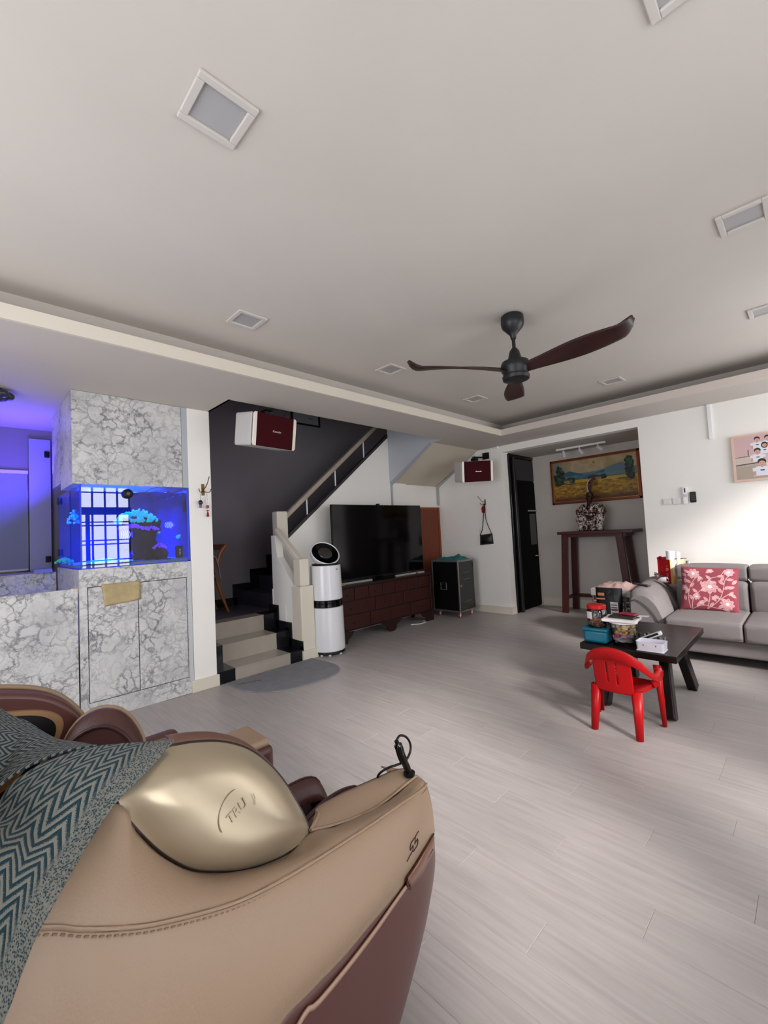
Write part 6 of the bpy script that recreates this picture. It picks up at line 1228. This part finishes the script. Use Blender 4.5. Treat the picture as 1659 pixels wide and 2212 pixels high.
# remote control in its holder on the arm
rm = root('remote_wand', at(880, 1664, 2, .625), 'black wired remote wand standing in its socket on the near armrest', 'remote control')
bs_ = Vector(at(884, 1671, 2, .628)); tp_ = Vector(at(856, 1600, 0, bs_.x-.012)); md = bs_.lerp(tp_, .5)+Vector((.0, -.004, .004))
obj('socket', B().lathe(bs_+Vector((0, 0, -.006)), [(.013, 0), (.016, .004), (.016, .010), (.011, .012)], 18), black, rm, True, smooth=50)
obj('wand', B().tube([bs_, bs_.lerp(tp_, .25), md, bs_.lerp(tp_, .8), tp_], [.0085, .0095, .0115, .0115, .006], 14, smooth=6), blackg, rm, True, smooth=60)
lo = [tp_, Vector(at(864, 1589, 0, tp_.x)), Vector(at(877, 1592, 0, tp_.x)), Vector(at(886, 1606, 0, tp_.x)), Vector(at(886, 1624, 0, tp_.x+.004)), Vector(at(876, 1643, 0, tp_.x+.006)), Vector(at(858, 1652, 0, tp_.x+.0)), Vector(at(840, 1658, 0, tp_.x-.01)), Vector(at(820, 1671, 0, tp_.x-.03)), Vector(at(812, 1690, 0, tp_.x-.05))]
obj('cord_loop', B().tube(lo, .0032, 8, smooth=6), black, rm, True, smooth=60)

# ------------------------------------------------------------------ herringbone throw over the backrest
def herring():
    m = bpy.data.materials.new('herringbone_wool'); m.use_nodes = True; nt = m.node_tree; N = nt.nodes; L = nt.links; bs = N['Principled BSDF']
    uv = N.new('ShaderNodeUVMap'); sp = N.new('ShaderNodeSeparateXYZ'); L.new(uv.outputs[0], sp.inputs[0])
    nz = N.new('ShaderNodeTexNoise'); nz.inputs['Scale'].default_value = 18; L.new(uv.outputs[0], nz.inputs['Vector'])
    def mth(op, a, b_=None, c=None):
        n = N.new('ShaderNodeMath'); n.operation = op
        for i, v in enumerate((a, b_, c)):
            if v is None: continue
            if isinstance(v, (int, float)): n.inputs[i].default_value = v
            else: L.new(v, n.inputs[i])
        return n.outputs[0]
    u = mth('MULTIPLY', sp.outputs[1], 1/.030); tri = mth('PINGPONG', u, .5)
    w = mth('MULTIPLY_ADD', nz.outputs[0], .010, sp.outputs[0]); v = mth('MULTIPLY', w, 1/.0150); ph = mth('MULTIPLY_ADD', tri, 3.4, v); fr_ = mth('FRACT', ph)
    st_ = mth('GREATER_THAN', fr_, .5)
    e2 = N.new('ShaderNodeTexNoise'); e2.inputs['Scale'].default_value = 900; L.new(uv.outputs[0], e2.inputs['Vector'])
    cmb = mth('ADD', mth('MULTIPLY', mth('SUBTRACT', e2.outputs[0], .5), .9), fr_); st2 = N.new('ShaderNodeMapRange'); L.new(cmb, st2.inputs[0]); st2.inputs[1].default_value = .44; st2.inputs[2].default_value = .56
    lo_ = mth('LESS_THAN', fr_, .06); 
    # plain flecked border near the hem (v small)
    bd_ = N.new('ShaderNodeMapRange'); L.new(sp.outputs[1], bd_.inputs[0]); bd_.inputs[1].default_value = .028; bd_.inputs[2].default_value = .036
    fk = N.new('ShaderNodeTexVoronoi'); fk.inputs['Scale'].default_value = 420; L.new(uv.outputs[0], fk.inputs['Vector']); fkc = N.new('ShaderNodeMapRange'); L.new(fk.outputs[0], fkc.inputs[0]); fkc.inputs[1].default_value = .25; fkc.inputs[2].default_value = .6
    mxf = N.new('ShaderNodeMix'); mxf.data_type = 'FLOAT'; L.new(bd_.outputs[0], mxf.inputs[0]); L.new(fkc.outputs[0], mxf.inputs[2]); L.new(st2.outputs[0], mxf.inputs[3])
    mc2 = N.new('ShaderNodeMix'); mc2.data_type = 'RGBA'; L.new(mxf.outputs[0], mc2.inputs['Factor']); mc2.inputs['A'].default_value = lin('#14343e')+(1,); mc2.inputs['B'].default_value = lin('#7f7f78')+(1,)
    L.new(mc2.outputs['Result'], bs.inputs['Base Color']); bs.inputs['Roughness'].default_value = .95
    wv = N.new('ShaderNodeTexNoise'); wv.inputs['Scale'].default_value = 1100; L.new(uv.outputs[0], wv.inputs['Vector'])
    bp = N.new('ShaderNodeBump'); bp.inputs['Strength'].default_value = .8; bp.inputs['Distance'].default_value = .002; ad = mth('ADD', mth('MULTIPLY', st2.outputs[0], .5), wv.outputs[0]); L.new(ad, bp.inputs['Height']); L.new(bp.outputs[0], bs.inputs['Normal']); return m
hw_ = herring()
# hem edge from the tip down, and the fold line above it, going from the tip to the back
HEM = [A(376, 1600, -.838), A(352, 1628, -.812), A(300, 1685, -.775), A(250, 1738, -.755), A(200, 1806, -.745), A(150, 1885, -.725), A(115, 1950, -.705), A(75, 2030, -.690), A(45, 2110, -.672), A(0, 2225, -.655), (-.645, -.02, .70), (-.64, -.10, .62)]
FOLD = [A(376, 1599, -.842), A(330, 1604, -.852), A(270, 1608, -.865), A(205, 1614, -.878), A(150, 1627, -.885), A(90, 1650, -.885), A(30, 1690, -.875), A(-60, 1760, -.86), (-.86, -.12, 1.075), (-.86, -.22, 1.06), (-.86, -.32, 1.03), (-.86, -.42, 1.0)]
nU, nV = 120, 60; h1 = resample(HEM, nU); f1 = resample(FOLD, nU); rows = []
for j in range(nV):
    t = j/(nV-1); rows.append([tuple(p*(1-t)+q*t+np.array([.050*math.sin(math.pi*t)*(min(1, i/40))+.0035*math.sin(i*.16+t*4)*(min(1, i/30)), 0, .012*math.sin(math.pi*t)*min(1, i/25)])) for i, (p, q) in enumerate(zip(h1, f1))])
lenh = np.r_[0, np.cumsum(np.linalg.norm(np.diff(h1, axis=0), axis=1))]
b = B(); b.grid(rows); b.uv = [(lenh[i]*1.0, np.linalg.norm(np.array(rows[j][i])-h1[i])) for j in range(nV) for i in range(nU)]
thr = root('throw_blanket', (-.85, .0, .9), 'teal and grey herringbone wool throw draped over the massage chair backrest', 'blanket')
obj('hanging_side', b, hw_, thr, True, solid=.004, smooth=80)
# upper layer lying over the backrest
BACK = [at(205, 1613, 0, -.95), at(165, 1606, 0, -1.0), at(128, 1598, 0, -1.03), at(92, 1578, 0, -1.06), at(60, 1556, 0, -1.09), at(30, 1545, 0, -1.11), at(10, 1535, 0, -1.13), at(-20, 1526, 0, -1.16), (-1.20, -.08, 1.02), (-1.25, -.2, 1.02), (-1.3, -.35, 1.0)]
FR2 = [at(215, 1611, 0, -.895), at(190, 1614, 0, -.892), at(150, 1622, 0, -.895), at(100, 1640, 0, -.895), at(40, 1672, 0, -.89), at(0, 1702, 0, -.885), at(-60, 1750, 0, -.88), (-.875, -.10, 1.075), (-.87, -.20, 1.07), (-.87, -.32, 1.04), (-.87, -.42, 1.0)]
h2 = resample(FR2, 100); f2 = resample(BACK, 100); rows = []
for j in range(40):
    t = j/39; rows.append([tuple(p*(1-t)+q*t+np.array([0, 0, .016*math.sin(math.pi*t)*min(1, i/20)+.004*math.sin(t*9+i*.08)*min(1, i/20)])) for i, (p, q) in enumerate(zip(h2, f2))])
l2 = np.r_[0, np.cumsum(np.linalg.norm(np.diff(h2, axis=0), axis=1))]
b = B(); b.grid(rows); b.uv = [(l2[i]*1.3+.01, .06+np.linalg.norm(np.array(rows[j][i])-h2[i])) for j in range(40) for i in range(100)]
obj('upper_layer', b, hw_, thr, True, solid=.004, smooth=80)
